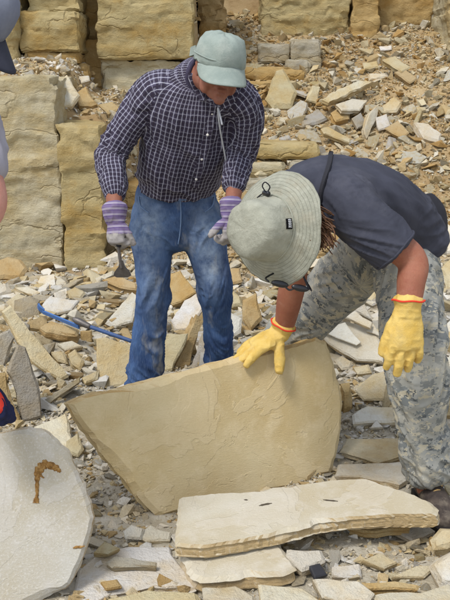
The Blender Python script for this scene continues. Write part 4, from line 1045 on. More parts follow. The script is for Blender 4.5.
M_rubber = mat_plain('boot_rubber', lin(44, 40, 38), .8, .3); M_suede = mat_cloth('dusty_boot_leather', lin(58, 52, 50), lin(92, 82, 74), lin(150, 140, 124), 16, .4)
M_lace = mat_plain('bootlace', lin(170, 140, 90), .8)
M_navy = mat_cloth('navy_knit', lin(30, 34, 60), lin(42, 46, 76), None, 20, .4); M_redg = mat_cloth('red_rubber_palm', lin(206, 52, 40), lin(222, 74, 56), None, 20, .3, .6)
M_greytee = mat_cloth('grey_jersey', lin(150, 148, 160), lin(170, 168, 178), None, 7, .25)
M_greycap = mat_cloth('slate_cap_cotton', lin(112, 118, 136), lin(130, 136, 152), None, 14, .2)
M_darkcap = mat_cloth('dark_peak_lining', lin(52, 54, 66), lin(64, 66, 78), None, 14, .2)
M_trous = mat_cloth('dark_trousers', lin(60, 62, 70), lin(78, 80, 88), lin(130, 124, 112), 8, .3)
def mat_hair():
    t = NT('reddish_hair'); o = t.obj(); n = t.noise(t.map(o, (1, 1, 1)), 130, 4, .7)
    return t.done(t.ramp(n, [(.3, lin(58, 38, 24)), (.55, lin(98, 66, 42)), (.75, lin(140, 102, 68))]), .5, None, .4)
M_hair = mat_hair(); M_greyhair = mat_plain('grey_hair', lin(150, 146, 140), .6)
def mat_striped():
    t = NT('striped_work_glove'); uv = t.uv(); s = t.n('SeparateXYZ', None, Vector=uv)
    f = t.math('FRACT', t.math('MULTIPLY', s.outputs[1], 44.0)); n = t.noise(t.obj(), 30, 4, .65)
    a = t.mix(t.step(f, .45, .55), lin(112, 98, 134), lin(150, 142, 162)); a = t.mix(t.step(f, .82, .9), a, lin(84, 66, 116))
    lea = t.mix(t.step(n, .35, .7), lin(140, 136, 136), lin(172, 168, 164))
    palm = t.step(t.math('ADD', s.outputs[1], t.math('MULTIPLY', n, .02)), .165, .172)
    c = t.mix(palm, a, lea); c = t.mix(t.math('MULTIPLY', t.step(n, .5, .75), .35), c, lin(150, 140, 126))
    return t.done(c, .9, t.bump(n, .3, .004), .2)
M_strglove = mat_striped()

# ------------------------------------------------------------------ the man in the plaid shirt
def base_of(*pts): return Vector((sum(p.x for p in pts) / len(pts), sum(p.y for p in pts) / len(pts), 0))
fa, fb = P(145, 396, 3.74), P(220, 384, 3.9)
b0 = base_of(fa, fb); b0.z = hz(b0.x, b0.y)
A_ = empty('person', b0, 'man in plaid shirt, blue jeans and sage cap looking down, standing by rubble', 'person')
sideA = (1, .12, 0)
trunk = T([(177, 194, 3.80, (.150, .10)), (177, 186, 3.79, (.172, .118)), (181, 165, 3.73, (.186, .135)), (188, 138, 3.67, (.196, .138)), (194, 112, 3.60, (.205, .13)), (197, 90, 3.56, (.175, .105)), (199, 77, 3.53, (.105, .08)), (204, 72, 3.49, (.062, .062))], sideA)
arm_l = T([(178, 92, 3.57, .085), (157, 92, 3.57, .088), (138, 112, 3.585, .074), (118, 142, 3.60, .064), (111, 158, 3.59, .062), (113, 178, 3.52, .055), (115, 195, 3.46, .046)], (0, 1, 0))
arm_r = T([(215, 95, 3.54, .085), (235, 98, 3.52, .085), (246, 116, 3.55, .070), (245, 142, 3.60, .062), (240, 158, 3.60, .058), (236, 174, 3.55, .052), (233.5, 187, 3.51, .045)], (0, 1, 0))
tubs = [trunk, arm_l, arm_r]
bm = bmesh.new(); [t.add(bm) for t in tubs]
sh = fuse(bm, .0055, 7)
cloth_uv(sh, tubs, [-math.pi / 2 if trunk.oth[3].y > 0 else math.pi / 2, 3.14, 3.14])
folds(sh, tubs, [[(.1, .07, .016, 16, 1.5), (.35, .12, .012, 9, 3.5), (.62, .12, .011, 8, 4)], [(.25, .08, .011, 16, 2.5), (.62, .08, .015, 22, 2.5), (.9, .09, .010, 28, 1.5)], [(.3, .08, .011, 16, 2.5), (.62, .08, .014, 22, 2.5), (.9, .08, .010, 28, 1.5)]], 11, .006, 8)
shirt = part('shirt', sh, M_plaid, A_)
# collar, placket, cuffs
def strip(pts, wdir, wd, mat, root, owner, name, th=.004):
    bm = bmesh.new(); pr = None; cs = catmull([Vector(p) for p in pts], 5)
    for i, c in enumerate(cs):
        t = (cs[min(i + 1, len(cs) - 1)] - cs[max(i - 1, 0)]).normalized(); w_ = Vector(wdir); w_ = (w_ - t * w_.dot(t)).normalized(); nn = t.cross(w_)
        row = [bm.verts.new(c + w_ * wd * a + nn * th * b) for a, b in ((-.5, -1), (.5, -1), (.5, 1), (-.5, 1))]
        if pr: [bm.faces.new((pr[k], pr[(k + 1) % 4], row[(k + 1) % 4], row[k])) for k in range(4)]
        else: bm.faces.new(row[::-1])
        pr = row
    bm.faces.new(pr); bmesh.ops.recalc_face_normals(bm, faces=bm.faces[:])
    me = bm_mesh(bm); uvl = me.uv_layers.new(name='UVMap'); 
    for l in me.loops:
        co = me.vertices[l.vertex_index].co; uvl.data[l.index].uv = (co.x + co.y * .3, co.z)
    return subpart(name, me, mat, owner, root, False) if owner else part(name, me, mat, root, False)
headA = P(218.5, 67.5, 3.36); MA = frame3((.27, -.92, -.26), (.17, -.22, .96))
def hA(x, y, z): return headA + MA @ Vector((x, y, z))
neck = Tube([trunk.c[-3] , (trunk.c[-1] + hA(0, -.03, -.07)) / 2, hA(0, -.02, -.05)], [.062, .058, .055])
# jeans
hip = T([(176.5, 189, 3.795, (.176, .121)), (176, 200, 3.81, (.184, .13)), (177, 216, 3.815, (.18, .124)), (178, 230, 3.81, (.16, .11)), (180, 242, 3.80, (.10, .085))], sideA)
leg_l = T([(155, 208, 3.81, .098), (152, 233, 3.80, .100), (153, 262, 3.77, .084), (153, 290, 3.735, .077), (151, 320, 3.735, .073), (147, 352, 3.74, .078), (144, 386, 3.74, .082)], (1, 0, 0))
leg_r = T([(198, 208, 3.81, .100), (203, 233, 3.81, .102), (210, 262, 3.80, .086), (215, 290, 3.79, .074), (217.5, 318, 3.83, .065), (219, 346, 3.87, .066), (220, 376, 3.90, .074)], (1, 0, 0))
tj = [hip, leg_l, leg_r]
bm = bmesh.new(); [t.add(bm) for t in tj]
jm = fuse(bm, .0055, 6)
cloth_uv(jm, tj, [1.57, 1.57, 1.57])
folds(jm, tj, [[(.3, .06, .004, 14, 2), (.9, .08, .008, 14, 3)], [(.12, .07, .011, 15, 3), (.46, .08, .015, 17, 2.5), (.72, .1, .012, 14, 2.5), (.94, .08, .017, 22, 1.5)], [(.12, .07, .011, 15, 3), (.46, .08, .015, 17, 2.5), (.74, .1, .013, 16, 2.5), (.94, .08, .017, 22, 1.5)]], 23, .002, 10)
vv = coords(jm); wr = np.zeros(len(vv))
for px, py, Y, sx, sz, amp in ((146, 228, 3.70, .07, .13, .8), (205, 232, 3.72, .07, .14, .6), (212, 272, 3.72, .05, .1, .6), (152, 285, 3.66, .05, .1, .5), (156, 318, 3.68, .03, .07, .3)):
    c = np.array(P(px, py, Y)); wr += amp * np.exp(-((vv[:, 0] - c[0]) / sx) ** 2 - ((vv[:, 2] - c[2]) / sz) ** 2)
at = jm.attributes.new('wear', 'FLOAT', 'POINT'); at.data.foreach_set('value', np.clip(wr, 0, 1).astype(np.float32))
jeans = part('jeans', jm, M_denim, A_)
# body under the clothes, head and neck in one skin
bm = bmesh.new()
for t in (trunk, hip): t.add(bm, -.026)
for t in (leg_l, leg_r, arm_l, arm_r): t.add(bm, -.02)
wl, wr_ = P(115, 217, 3.385), P(231.5, 213, 3.44)
for w_, e in ((wl, P(113, 178, 3.52)), (wr_, P(236, 174, 3.55))): Tube([e, (e + w_) / 2, w_], [.036, .034, .024]).add(bm)
for t, k_ in ((leg_l, 1), (leg_r, 1)): Tube([t.c[-1], t.c[-1] - Vector((0, 0, .06))], [.045, .04]).add(bm)
neck.add(bm); head_shapes(bm, headA, MA)
bd = fuse(bm, .0045, 3); head_finish(bd, headA, MA)
part('body', bd, M_skin2, A_); eyes(A_, headA, MA, 1.0, M_eye, M_iris)
# shirt details
nb = trunk.c[-1]
ring_part(A_, shirt, 'collar_band', nb - Vector((0, -.0, .012)), (hA(0, -.02, -.05) - nb), sideA, .068, .07, .012, M_plaid)
fr = lambda px, py, Y: P(px, py, Y)
from mathutils.bvhtree import BVHTree
def bvh(o): return BVHTree.FromPolygons([v.co + o.parent.location for v in o.data.vertices], [tuple(p.vertices) for p in o.data.polygons])
def caster(tree):
    def hit(px, py, lift=.006):
        loc, nn, _, _ = tree.ray_cast(Vector((0, 0, CAMH)), ray(px, py).normalized())
        return (loc + nn * lift) if loc else None
    return hit
hs_ = caster(bvh(shirt)); hj_ = caster(bvh(jeans))
def laid(h, rows, lift=.006): return [q for q in (h(a, b, lift) for a, b in rows) if q]
def flap(rows_a, rows_b, name, lift):
    a, b = laid(hs_, rows_a, lift), laid(hs_, rows_b, lift); k = min(len(a), len(b))
    if k < 2: return
    bm = bmesh.new(); A1 = [bm.verts.new(q) for q in a[:k]]; B1 = [bm.verts.new(q) for q in b[:k]]
    for i in range(k - 1): bm.faces.new((A1[i], A1[i + 1], B1[i + 1], B1[i]))
    bmesh.ops.subdivide_edges(bm, edges=bm.edges[:], cuts=2, use_grid_fill=True)
    bmesh.ops.solidify(bm, geom=bm.faces[:], thickness=.004); bmesh.ops.recalc_face_normals(bm, faces=bm.faces[:]); me = bm_mesh(bm)
    uvl = me.uv_layers.new(name='UVMap')
    for l in me.loops: co = me.vertices[l.vertex_index].co; uvl.data[l.index].uv = (co.x * .8 + co.z * .35, co.z * .9 - co.x * .35)
    subpart(name, me, M_plaid, shirt, A_, False)
flap([(189, 72), (190, 80), (193, 90), (200, 100)], [(199, 76), (202, 84), (205, 92), (207, 100)], 'collar_flap', .012)
flap([(240, 86), (239, 93), (236, 100), (229, 107)], [(232, 88), (229, 94), (225, 100), (221, 105)], 'collar_flap', .012)
pl = laid(hs_, [(213, 106), (211, 118), (208, 132), (204, 148), (200, 164), (197, 178), (195, 187)], .003)
if len(pl) > 3: strip(pl, (1, 0, 0), .03, M_plaid, A_, shirt, 'placket', .0025)
for q in laid(hs_, [(212, 113), (207, 134), (201, 158), (197, 178)], .008):
    bm = bmesh.new(); ball(bm, q, (.0055, .003, .0055)); subpart('button', bm_mesh(bm), mat_plain('shirt_button', lin(200, 196, 190), .4), shirt, A_)
M_stitch = mat_plain('denim_stitch', lin(96, 118, 150), .8)
for rows in ([(139, 196), (141, 206), (149, 213), (134, 216)][:3], [(214, 196), (212, 206), (205, 212)], [(180, 198), (181, 215), (180, 232), (178, 244)], [(140, 196), (158, 199), (178, 200), (198, 199), (214, 196)]):
    q = laid(hj_, rows, .002)
    if len(q) > 2: subpart('seam', cord(q, .0028, 6, 6), M_stitch, jeans, A_)
# rear hair
bm = bmesh.new(); ball(bm, hA(0, -.035, .0), (.078, .082, .075), MA); part('hair', fuse(bm, .005, 2), M_greyhair, A_)
# cap
def wob(a, t, r): return (.002 * math.sin(a * 5 + 1), 0, .0015 * math.sin(a * 7))
cp = lathe_hat(hA(0, -.005, .035), MA, [(.002, .092), (.03, .091), (.055, .086), (.076, .074), (.088, .055), (.095, .03), (.0985, .008), (.099, -.014)], 80, 1.13, wob)
crumple(cp, .007, 15, 5)
cap = part('cap', cp, M_sage, A_)
subpart('peak', bill(hA(0, -.005, .035), MA, .098, .078, 1.25, .048, 1.13, .034, z0=-.006), M_sage, cap, A_)
ring_part(A_, cap, 'cap_band', hA(0, -.005, .046), MA @ Vector((0, 0, 1)), MA @ Vector((1, 0, 0)), .0975, .0975 * 1.13, .0024, M_sage, 60)
strip([hA(.088, -.035, .05), hA(.098, -.075, .03), hA(.06, -.128, .02), hA(0, -.14, .02)], MA @ Vector((0, 0, 1)), .032, M_sage, A_, cap, 'neck_flap', .002)
part('neck_cord', cord([hA(-.02, .10, -.19), P(218, 108, 3.42), P(219, 122, 3.45), P(222, 140, 3.50), P(226, 161, 3.56)], .0035), mat_plain('grey_cord', lin(170, 172, 176), .8), A_)
# belt loop, fly, pockets
bm = bmesh.new(); ball(bm, P(178, 190, 3.66), .008); subpart('button', bm_mesh(bm), M_brass, jeans, A_)
# gloves
def glove_uv(g_me, wrist, y):
    lay = g_me.uv_layers.new(name='UVMap'); v = coords(g_me); l = (v - np.array(wrist)) @ np.array(y)
    ls = np.empty(len(g_me.loops), np.int32); g_me.loops.foreach_get('vertex_index', ls)
    lay.data.foreach_set('uv', np.stack([v[ls, 0], l[ls] + .09], -1).astype(np.float32).ravel())
fdl = Vector((.02, -.25, -.95)).normalized()
g1 = glove(A_, 'glove', M_strglove, wl + fdl * .012, fdl, (-.6, -.78, .2), 1, [62, 66, 68, 70], seed=3, k=.98, wrist_r=.048, cuff=.05, cuff_r=.055, thumb=(.5, .75, -.45), thumb_curl=30, fat=1.15)
glove_uv(g1.data, wl - A_.location + fdl * .0, fdl)
fdr = Vector((-.02, -.2, -.97)).normalized()
g2 = glove(A_, 'glove', M_strglove, wr_ + fdr * .012, fdr, (.7, -.6, .2), -1, [52, 56, 58, 60], seed=4, k=1.0, wrist_r=.046, cuff=.055, cuff_r=.052, fat=1.12)
glove_uv(g2.data, wr_ - A_.location, fdr)
M_shoe = (M_suede, M_rubber, M_lace)
boot(A_, 'shoe', M_shoe, P(144, 390, 3.74), (-.15, -1, 0), 1.0, .12); boot(A_, 'shoe', M_shoe, P(220, 380, 3.90), (.2, -1, 0), 1.0, .12)

# ------------------------------------------------------------------ the stooping man
bB = P(385, 480, 2.85); bB.z = hz(bB.x, bB.y)
B_ = empty('person', bB, 'stooping man in dark t-shirt, camouflage trousers, bucket hat and yellow gloves', 'person')
shL, shR = P(348, 203, 2.60), P(288, 192, 2.86)
lat = (shL - shR).normalized()
trunkB = T([(408, 238, 3.02, (.165, .115)), (398, 226, 2.98, (.172, .128)), (380, 212, 2.93, (.18, .135)), (358, 200, 2.86, (.19, .135)), (335, 194, 2.79, (.195, .125)), (316, 192, 2.73, (.16, .10)), (303, 195, 2.68, (.085, .08))], lat)
slv_l = T([(328, 196, 2.70, .09), (346, 203, 2.61, .092), (362, 220, 2.56, .085), (380, 236, 2.53, .079), (396, 251, 2.52, .076)], (0, 0, 1))
slv_r = T([(312, 195, 2.78, .085), (290, 197, 2.86, .088), (288, 220, 2.88, .078), (290, 238, 2.90, .074)], (1, 0, 0))
tb = [trunkB, slv_l, slv_r]
slv_l.round = slv_r.round = False
bm = bmesh.new(); [t.add(bm) for t in tb]
tm = fuse(bm, .005, 5); cloth_uv(tm, tb, [0, 0, 0])
folds(tm, tb, [[(.1, .08, .013, 15, 2), (.4, .12, .009, 9, 4), (.75, .1, .008, 9, 4)], [(.3, .06, .011, 16, 2.5), (.8, .08, .010, 14, 3)], [(.7, .08, .006, 16, 2)]], 41, .004, 7)
tee = part('t_shirt', tm, M_tee, B_)
# trousers
hL, hR = P(408, 252, 2.95), P(366, 250, 3.12)
hipB = Tube([P(412, 232, 3.03), P(400, 243, 3.04), P(388, 256, 3.04)], [(.16, .115), (.175, .13), (.165, .12)], lat)
legL = T([(402, 248, 2.96, .118), (408, 285, 2.88, .116), (412, 325, 2.79, .106), (416, 365, 2.715, .097), (421, 405, 2.715, .088), (426, 440, 2.72, .084), (429, 472, 2.72, .082)], (1, 0, 0))
legR = T([(372, 248, 3.10, .118), (345, 278, 3.17, .116), (312, 312, 3.24, .104), (284, 345, 3.29, .094), (279, 380, 3.35, .084), (277, 415, 3.42, .08)], (1, 0, 0))
tl = [hipB, legL, legR]
bm = bmesh.new(); [t.add(bm) for t in tl]
cm = fuse(bm, .0055, 6); cloth_uv(cm, tl, [1.57, 1.57, 1.57])
folds(cm, tl, [[(.5, .1, .008, 12, 3)], [(.15, .08, .010, 14, 3), (.42, .10, .018, 13, 2.5), (.6, .08, .018, 15, 2.5), (.78, .08, .012, 17, 2), (.95, .09, .019, 20, 1.5)], [(.15, .08, .011, 14, 3), (.5, .12, .011, 12, 3), (.8, .1, .01, 15, 2)]], 53, .003, 9)
trous = part('trousers', cm, M_camo, B_)
# cargo pocket on the near leg
bm = bmesh.new(); pc = P(437, 372, 2.70)
Tube([pc + Vector((.0, 0, .075)), pc, pc - Vector((.002, 0, .085))], [(.014, .055), (.019, .06), (.014, .055)], (1, .1, 0), 4, 16).add(bm)
pm = fuse(bm, .005, 2); lay = pm.uv_layers.new(name='UVMap'); vv = coords(pm); ls = np.empty(len(pm.loops), np.int32); pm.loops.foreach_get('vertex_index', ls)
lay.data.foreach_set('uv', np.stack([vv[ls, 1] + .4, vv[ls, 2]], -1).astype(np.float32).ravel()); subpart('cargo_pocket', pm, M_camo, trous, B_)
# head
headB = P(276, 230, 2.53); MB_ = frame3((-.30, .12, -.94), (-.60, -.74, .22))
hB = lambda x, y, z: headB + MB_ @ Vector((x, y, z))
elL, wrL = P(411, 259, 2.515), P(408, 308, 2.44)
elR, wrR = P(294, 272, 2.95), P(283.5, 330, 3.03)
bm = bmesh.new()
trunkB.add(bm, -.026); hipB.add(bm, -.026); legL.add(bm, -.02); legR.add(bm, -.02)
armLb = Tube([shL, P(378, 233, 2.53), elL, P(411, 283, 2.475), wrL, wrL + (wrL - elL) * .06], [.06, .052, .047, .043, .034, .022], (0, 1, 0)); armLb.add(bm)
armRb = Tube([shR, P(290, 235, 2.90), elR, P(289, 302, 2.99), wrR, wrR + Vector((-.005, 0, -.008))], [.06, .055, .049, .046, .034, .028], (0, 1, 0)); armRb.add(bm)
Tube([trunkB.c[-3], (trunkB.c[-1] + hB(0, -.03, -.06)) / 2, hB(0, -.02, -.03)], [.064, .06, .056]).add(bm)
for t in (legL, legR): Tube([t.c[-1], t.c[-1] - Vector((0, 0, .07))], [.045, .04]).add(bm)
head_shapes(bm, headB, MB_, .96); bd = fuse(bm, .005, 3); head_finish(bd, headB, MB_)
part('body', bd, M_skin, B_); eyes(B_, headB, MB_, 1.0, M_eye, M_iris)
# bucket hat
def wobb(a, t, r):
    e = max(0, (r - .105) / .075); return (.004 * e * math.sin(a * 3 + 1.0), 0, e * (.010 * math.sin(a * 2 + .6) + .006 * math.sin(a * 5 + 2) + .003 * math.sin(a * 9)))
prof = [(.002, .134), (.03, .1335), (.06, .131), (.077, .125), (.086, .112), (.0905, .09), (.093, .06), (.098, .035), (.101, .015), (.1005, .008), (.107, .001), (.116, -.003), (.13, -.012), (.145, -.022), (.16, -.031), (.173, -.039), (.178, -.041)]
prof = [(r * .91, h * .92) for r, h in prof]
hat_c = hB(0, -.005, .03)
hm = lathe_hat(hat_c, MB_, prof, 120, 1.08, wobb, .003); crumple(hm, .0055, 12, 15); crumple(hm, .002, 34, 16)
hv_ = (coords(hm) - np.array(hat_c)) @ np.array(MB_); at = hm.attributes.new('rad', 'FLOAT', 'POINT'); at.data.foreach_set('value', np.hypot(hv_[:, 0], hv_[:, 1] / 1.08).astype(np.float32))
def mat_hat():
    t = NT('stitched_canvas'); o = t.obj(); rad = t.n('Attribute', {'attribute_name': 'rad'}).outputs['Fac']
    brim = t.step(rad, .097, .1); st_ = t.math('MULTIPLY', t.step(t.math('ABSOLUTE', t.math('SUBTRACT', t.math('FRACT', t.math('MULTIPLY', rad, 110.0)), .5)), .12, .04), brim)
    n1 = t.noise(o, 13, 5, .65, .6); n2 = t.noise(o, 70, 5, .7); n3 = t.noise(o, 420, 2, .5)
    c = t.mix(t.step(n1, .35, .68), lin(140, 141, 128), lin(162, 163, 149)); c = t.mix(t.math('MULTIPLY', t.step(n2, .5, .75), .5), c, lin(182, 181, 168))
    c = t.mix(t.math('MULTIPLY', st_, .3), c, lin(112, 112, 100)); c = t.mix(t.math('MULTIPLY', t.step(t.noise(o, 7, 5, .7), .55, .7), .35), c, lin(150, 136, 110))
    hh = t.math('SUBTRACT', t.math('ADD', t.math('MULTIPLY', n2, .8), t.math('MULTIPLY', n3, .4)), t.math('MULTIPLY', st_, .5))
    return t.done(c, .92, t.bump(n1, .5, .012, t.bump(hh, .6, .004)), .2)
hat = part('bucket_hat', hm, mat_hat(), B_)
ring_part(B_, hat, 'hat_seam', hat_c + MB_ @ Vector((0, 0, .012)), MB_ @ Vector((0, 0, 1)), MB_ @ Vector((1, 0, 0)), .0935, .0935 * 1.08, .0026, M_hat, 80)
def hat_pt(a, h, r): return hat_c + MB_ @ Vector((math.cos(a) * r, math.sin(a) * r * 1.08, h))

# hat label and draw-cord toggle: placed on the side of the crown that faces the camera
def facing(py_target):
    best = None
    for k in range(360):
        a = R(k); p = hat_pt(a, .032, .0905); nn = (MB_ @ Vector((math.cos(a), math.sin(a), .15))).normalized()
        v = (Vector((0, 0, CAMH)) - p).normalized().dot(nn)
        d = p - Vector((0, 0, CAMH)); dep = d.y * CP - d.z * SP; qx = 225 + FPX * d.x / dep; qy = 300 - FPX * (d.z * CP + d.y * SP) / dep
        s = abs(qy - py_target) - (100 if v > .05 else 0)
        if best is None or s < best[0]: best = (s, a, qx, qy)
    return best[1]
la = facing(224)
bm = bmesh.new(); gv = []
for i in range(7):
    row = []
    for j in range(4):
        aa = la + (i - 3) * .052; h = .020 + j * .0085; row.append(bm.verts.new(hat_pt(aa, h, .0975 - h * .12)))
    gv.append(row)
for i in range(6):
    for j in range(3): bm.faces.new((gv[i][j], gv[i + 1][j], gv[i + 1][j + 1], gv[i][j + 1]))
bmesh.ops.solidify(bm, geom=bm.faces[:], thickness=.002); bmesh.ops.recalc_face_normals(bm, faces=bm.faces[:])
lab = subpart('hat_label', bm_mesh(bm), M_black, hat, B_)
M_thread = mat_plain('pale_thread', lin(170, 172, 176), .8)
for i in range(5):      # small unreadable woven marks
    aa = la + (i - 2) * .05
    subpart('woven_mark', cord([hat_pt(aa, .028, .0965), hat_pt(aa + .012, .034, .0962), hat_pt(aa + .004, .038, .0958)], .0011, 3, 5), M_thread, hat, B_)
ta = facing(190)
bm = bmesh.new(); tp = hat_pt(ta, .03, .097)
Tube([tp - lat * .012, tp + lat * .012], [(.008, .007), (.008, .007)], (0, 0, 1), 3, 12).add(bm); bmesh.ops.recalc_face_normals(bm, faces=bm.faces[:])
subpart('toggle', bm_mesh(bm), M_gloss, hat, B_)
subpart('draw_cord', cord([hat_pt(ta + .5, .012, .097), hat_pt(ta + .25, .02, .098), tp, tp + Vector((-.012, -.01, .022)), tp + Vector((-.004, -.01, .034)), tp + Vector((.01, -.008, .02)), tp], .0018), M_black, hat, B_)
# curly hair at the nape
rh = random.Random(7); bm = bmesh.new()
for c_ in range(34):
    a = rh.uniform(-1.2, 1.2); root_p = hB(math.sin(a) * .076, -abs(math.cos(a)) * .084, rh.uniform(-.05, .012)); ph = rh.uniform(0, 6); L = rh.uniform(.035, .095)
    d = (MB_ @ Vector((math.sin(a) * .7, -.7, -.45)) + Vector((.05, -.15, -.35))).normalized(); fq = rh.uniform(5, 9); am = rh.uniform(.008, .016)
    for k in range(34):
        p = root_p + Vector((rh.gauss(0, .006), rh.gauss(0, .006), rh.gauss(0, .006))); l = L * rh.uniform(.7, 1.15); e = Vector((rh.gauss(0, .012), rh.gauss(0, .012), rh.gauss(0, .012)))
        pts = [p]
        for j in range(1, 8):
            t = j / 7; pts.append(p + d * l * t + e * t * t + Vector((math.sin(ph + t * fq) * am * t, math.cos(ph * 1.3 + t * fq) * am * t, math.sin(ph * 2 + t * fq * .8) * am * .7 - .06 * t * t)))
        Tube(pts, [.0007 * (1 - .6 * j / 7) + .0002 for j in range(8)], (.3, .9, .2), 2, 4).add(bm)
for k in range(70):      # cap of hair on the back of the head
    a = rh.uniform(-1.3, 1.3); pts = [hB(math.sin(a) * .08, -math.cos(a) * .1, .03 - t * .02 + rh.uniform(-.004, .004)) + MB_ @ Vector((rh.uniform(-.01, .01), -.004 * t, -.012 * t)) for t in range(5)]
    Tube(pts, [.006] * 5, (.3, .9, .2), 2, 5).add(bm)
bmesh.ops.recalc_face_normals(bm, faces=bm.faces[:]); part('hair', bm_mesh(bm), M_hair, B_)
# shoulder strap, belt pouch
def over(px, py, Y): return P(px, py, Y)
tv_ = bvh(tee)
def hit(px, py, lift=.006):
    d = ray(px, py).normalized(); loc, nn, _, _ = tv_.ray_cast(Vector((0, 0, CAMH)), d)
    return (loc + nn * lift) if loc else None
sp = [hit(*q) for q in ((331, 156), (329, 166), (326, 178), (323, 190), (321, 202), (320, 212))]; sp = [q for q in sp if q]
if len(sp) > 2:
    first = sp[0]; sp = [first + Vector((.004, .05, -.01)), first + Vector((0.002, .015, .004))] + sp
    strip(sp, lat, .014, M_black, B_, tee, 'shoulder_strap', .003)
bm = bmesh.new(); q = P(432, 214, 2.98); Tube([q + Vector((-.03, .02, .045)), q, q + Vector((.015, -.02, -.06))], [(.03, .05), (.036, .06), (.03, .05)], lat, 5, 16).add(bm)
part('belt_pouch', fuse(bm, .006, 3), M_black, B_)
for t_, nm in ((slv_l, 'sleeve_hem'),):
    ring_part(B_, tee, nm, t_.c[-1] - (t_.c[-1] - t_.c[-2]).normalized() * .004, t_.c[-1] - t_.c[-2], t_.side[-1], .0765, .0765, .004, M_tee, 40)
# gloves
glove(B_, 'glove', M_glove, wrL + Vector((0, 0, -.012)), (-.03, -.16, -1), (.06, -1, .1), -1, [12, 10, 13, 18], seed=5, trim=M_red, k=1.2, spread=.13, cuff=.035, cuff_r=.047, thumb=(.38, .9, -.1), thumb_curl=10, fat=1.12)
htop = P(262, 352, 2.87)
fdh = Vector((-.86, -.36, -.34)).normalized()
glove(B_, 'glove', M_glove, P(279.5, 334, 3.03), fdh, (-.30, -.22, .93), 1, [10, 9, 10, 14], seed=6, trim=M_red, k=1.22, spread=.16, cuff=.04, cuff_r=.050, cuff_dir=Vector((.30, -.1, .85)), thumb=(.66, .38, -.75), thumb_curl=14, fat=1.15)
MBt = (M_suede, M_rubber, M_lace)
boot(B_, 'boot', MBt, P(431, 470, 2.73), (.10, -1, 0), 1.05, .2); boot(B_, 'boot', MBt, P(277, 421, 3.43), (-.6, -.8, 0), 1.05, .17)

# sunglasses hanging on a cord from the stooping man's neck
sg = P(290, 286, 2.46); S_ = empty('sunglasses', sg, 'black sunglasses dangling on a cord below the bucket hat', 'sunglasses')
ex = Vector((.97, .05, -.22)).normalized(); ey = Vector((0.15, -.9, .2)).normalized(); ez = ex.cross(ey)
for s in (-1, 1):
    bm = bmesh.new(); c = sg + ex * s * .031; Tube([c - ey * .001, c + ey * .001], [(.027, .0105), (.027, .0105)], ex, 2, 20).add(bm); bmesh.ops.recalc_face_normals(bm, faces=bm.faces[:]); part('lens', bm_mesh(bm), M_gloss, S_)
    part('temple', cord([sg + ex * s * .066, sg + ex * s * .068 - ey * .03 + Vector((0, 0, .01)), sg + ex * (s * .05 + .01) - ey * .05 + Vector((0, 0, .03))], .003), M_gloss, S_)
part('bridge', cord([sg - ex * .012 + ez * .006, sg + ez * .012, sg + ex * .012 + ez * .006], .003), M_gloss, S_)
part('glasses_cord', cord([sg + ex * .06 + Vector((0, .01, .0)), P(301, 268, 2.47), P(303, 252, 2.50), P(305, 236, 2.56), P(306, 222, 2.62)], .003), M_black, S_)

# ------------------------------------------------------------------ the person at the left edge
bC = P(-60, 600, 2.2); bC.z = 0
C_ = empty('person', bC, 'person in slate cap and grey t-shirt, mostly cut off at left edge', 'person')
latC = (.35, -.93, 0)
trC = Tube([Vector((-0.850, 2.28, .92)), Vector((-0.860, 2.28, 1.08)), Vector((-0.830, 2.27, 1.24)), Vector((-0.785, 2.26, 1.37)), Vector((-0.755, 2.25, 1.44))], [(.155, .11), (.155, .115), (.18, .12), (.16, .095), (.065, .065)], latC)
sC1, eC1, wC1 = P(-34, 118, 2.15), P(-11, 205, 2.06), P(-62, 268, 1.98)
sC2 = Vector((-0.830, 2.40, 1.32)); wC2 = P(-24, 386, 2.12); eC2 = (sC2 + wC2) / 2 + Vector((-.03, .05, .03))
slC1 = Tube([Vector((-0.790, 2.22, 1.35)), sC1, sC1.lerp(eC1, .62)], [.075, .074, .068], (0, 1, 0)); slC2 = Tube([Vector((-0.810, 2.32, 1.35)), sC2, sC2.lerp(eC2, .62)], [.075, .074, .068], (0, 1, 0))
bm = bmesh.new(); [t.add(bm) for t in (trC, slC1, slC2)]
cmesh = fuse(bm, .007, 6); folds(cmesh, [trC, slC1, slC2], [[(.3, .1, .012, 12, 3), (.7, .1, .012, 12, 3)], [(.7, .08, .013, 16, 2)], [(.7, .08, .012, 16, 2)]], 71, .005, 8)
part('t_shirt', cmesh, M_greytee, C_)
fC = [Vector((-0.930, 2.18, 0)), Vector((-0.750, 2.42, 0))]
lgs = [Tube([Vector((-0.880, 2.22, .9)), Vector((-0.890, 2.19, .5)), fC[0] + Vector((0, 0, .08))], [.09, .068, .06]), Tube([Vector((-0.810, 2.36, .9)), Vector((-0.760, 2.39, .5)), fC[1] + Vector((0, 0, .08))], [.09, .068, .06])]
hpC = Tube([Vector((-0.850, 2.28, 1.0)), Vector((-0.845, 2.285, .85))], [(.155, .11), (.165, .12)], latC)
bm = bmesh.new(); [t.add(bm) for t in lgs + [hpC]]; part('trousers', fuse(bm, .008, 5), M_trous, C_)
headC = P(-34, 18, 2.17); MC = frame3((.66, -.25, -.72), (.62, -.15, .75)); hC = lambda x, y, z: headC + MC @ Vector((x, y, z))
bm = bmesh.new(); trC.add(bm, -.026); hpC.add(bm, -.03); [t.add(bm, -.02) for t in lgs]
Tube([sC1, sC1.lerp(eC1, .5), eC1, eC1.lerp(wC1, .5), wC1], [.058, .05, .043, .04, .03], (0, 1, 0)).add(bm)
Tube([sC2, sC2.lerp(eC2, .5), eC2, eC2.lerp(wC2, .5), wC2], [.058, .05, .043, .04, .03], (0, 1, 0)).add(bm)
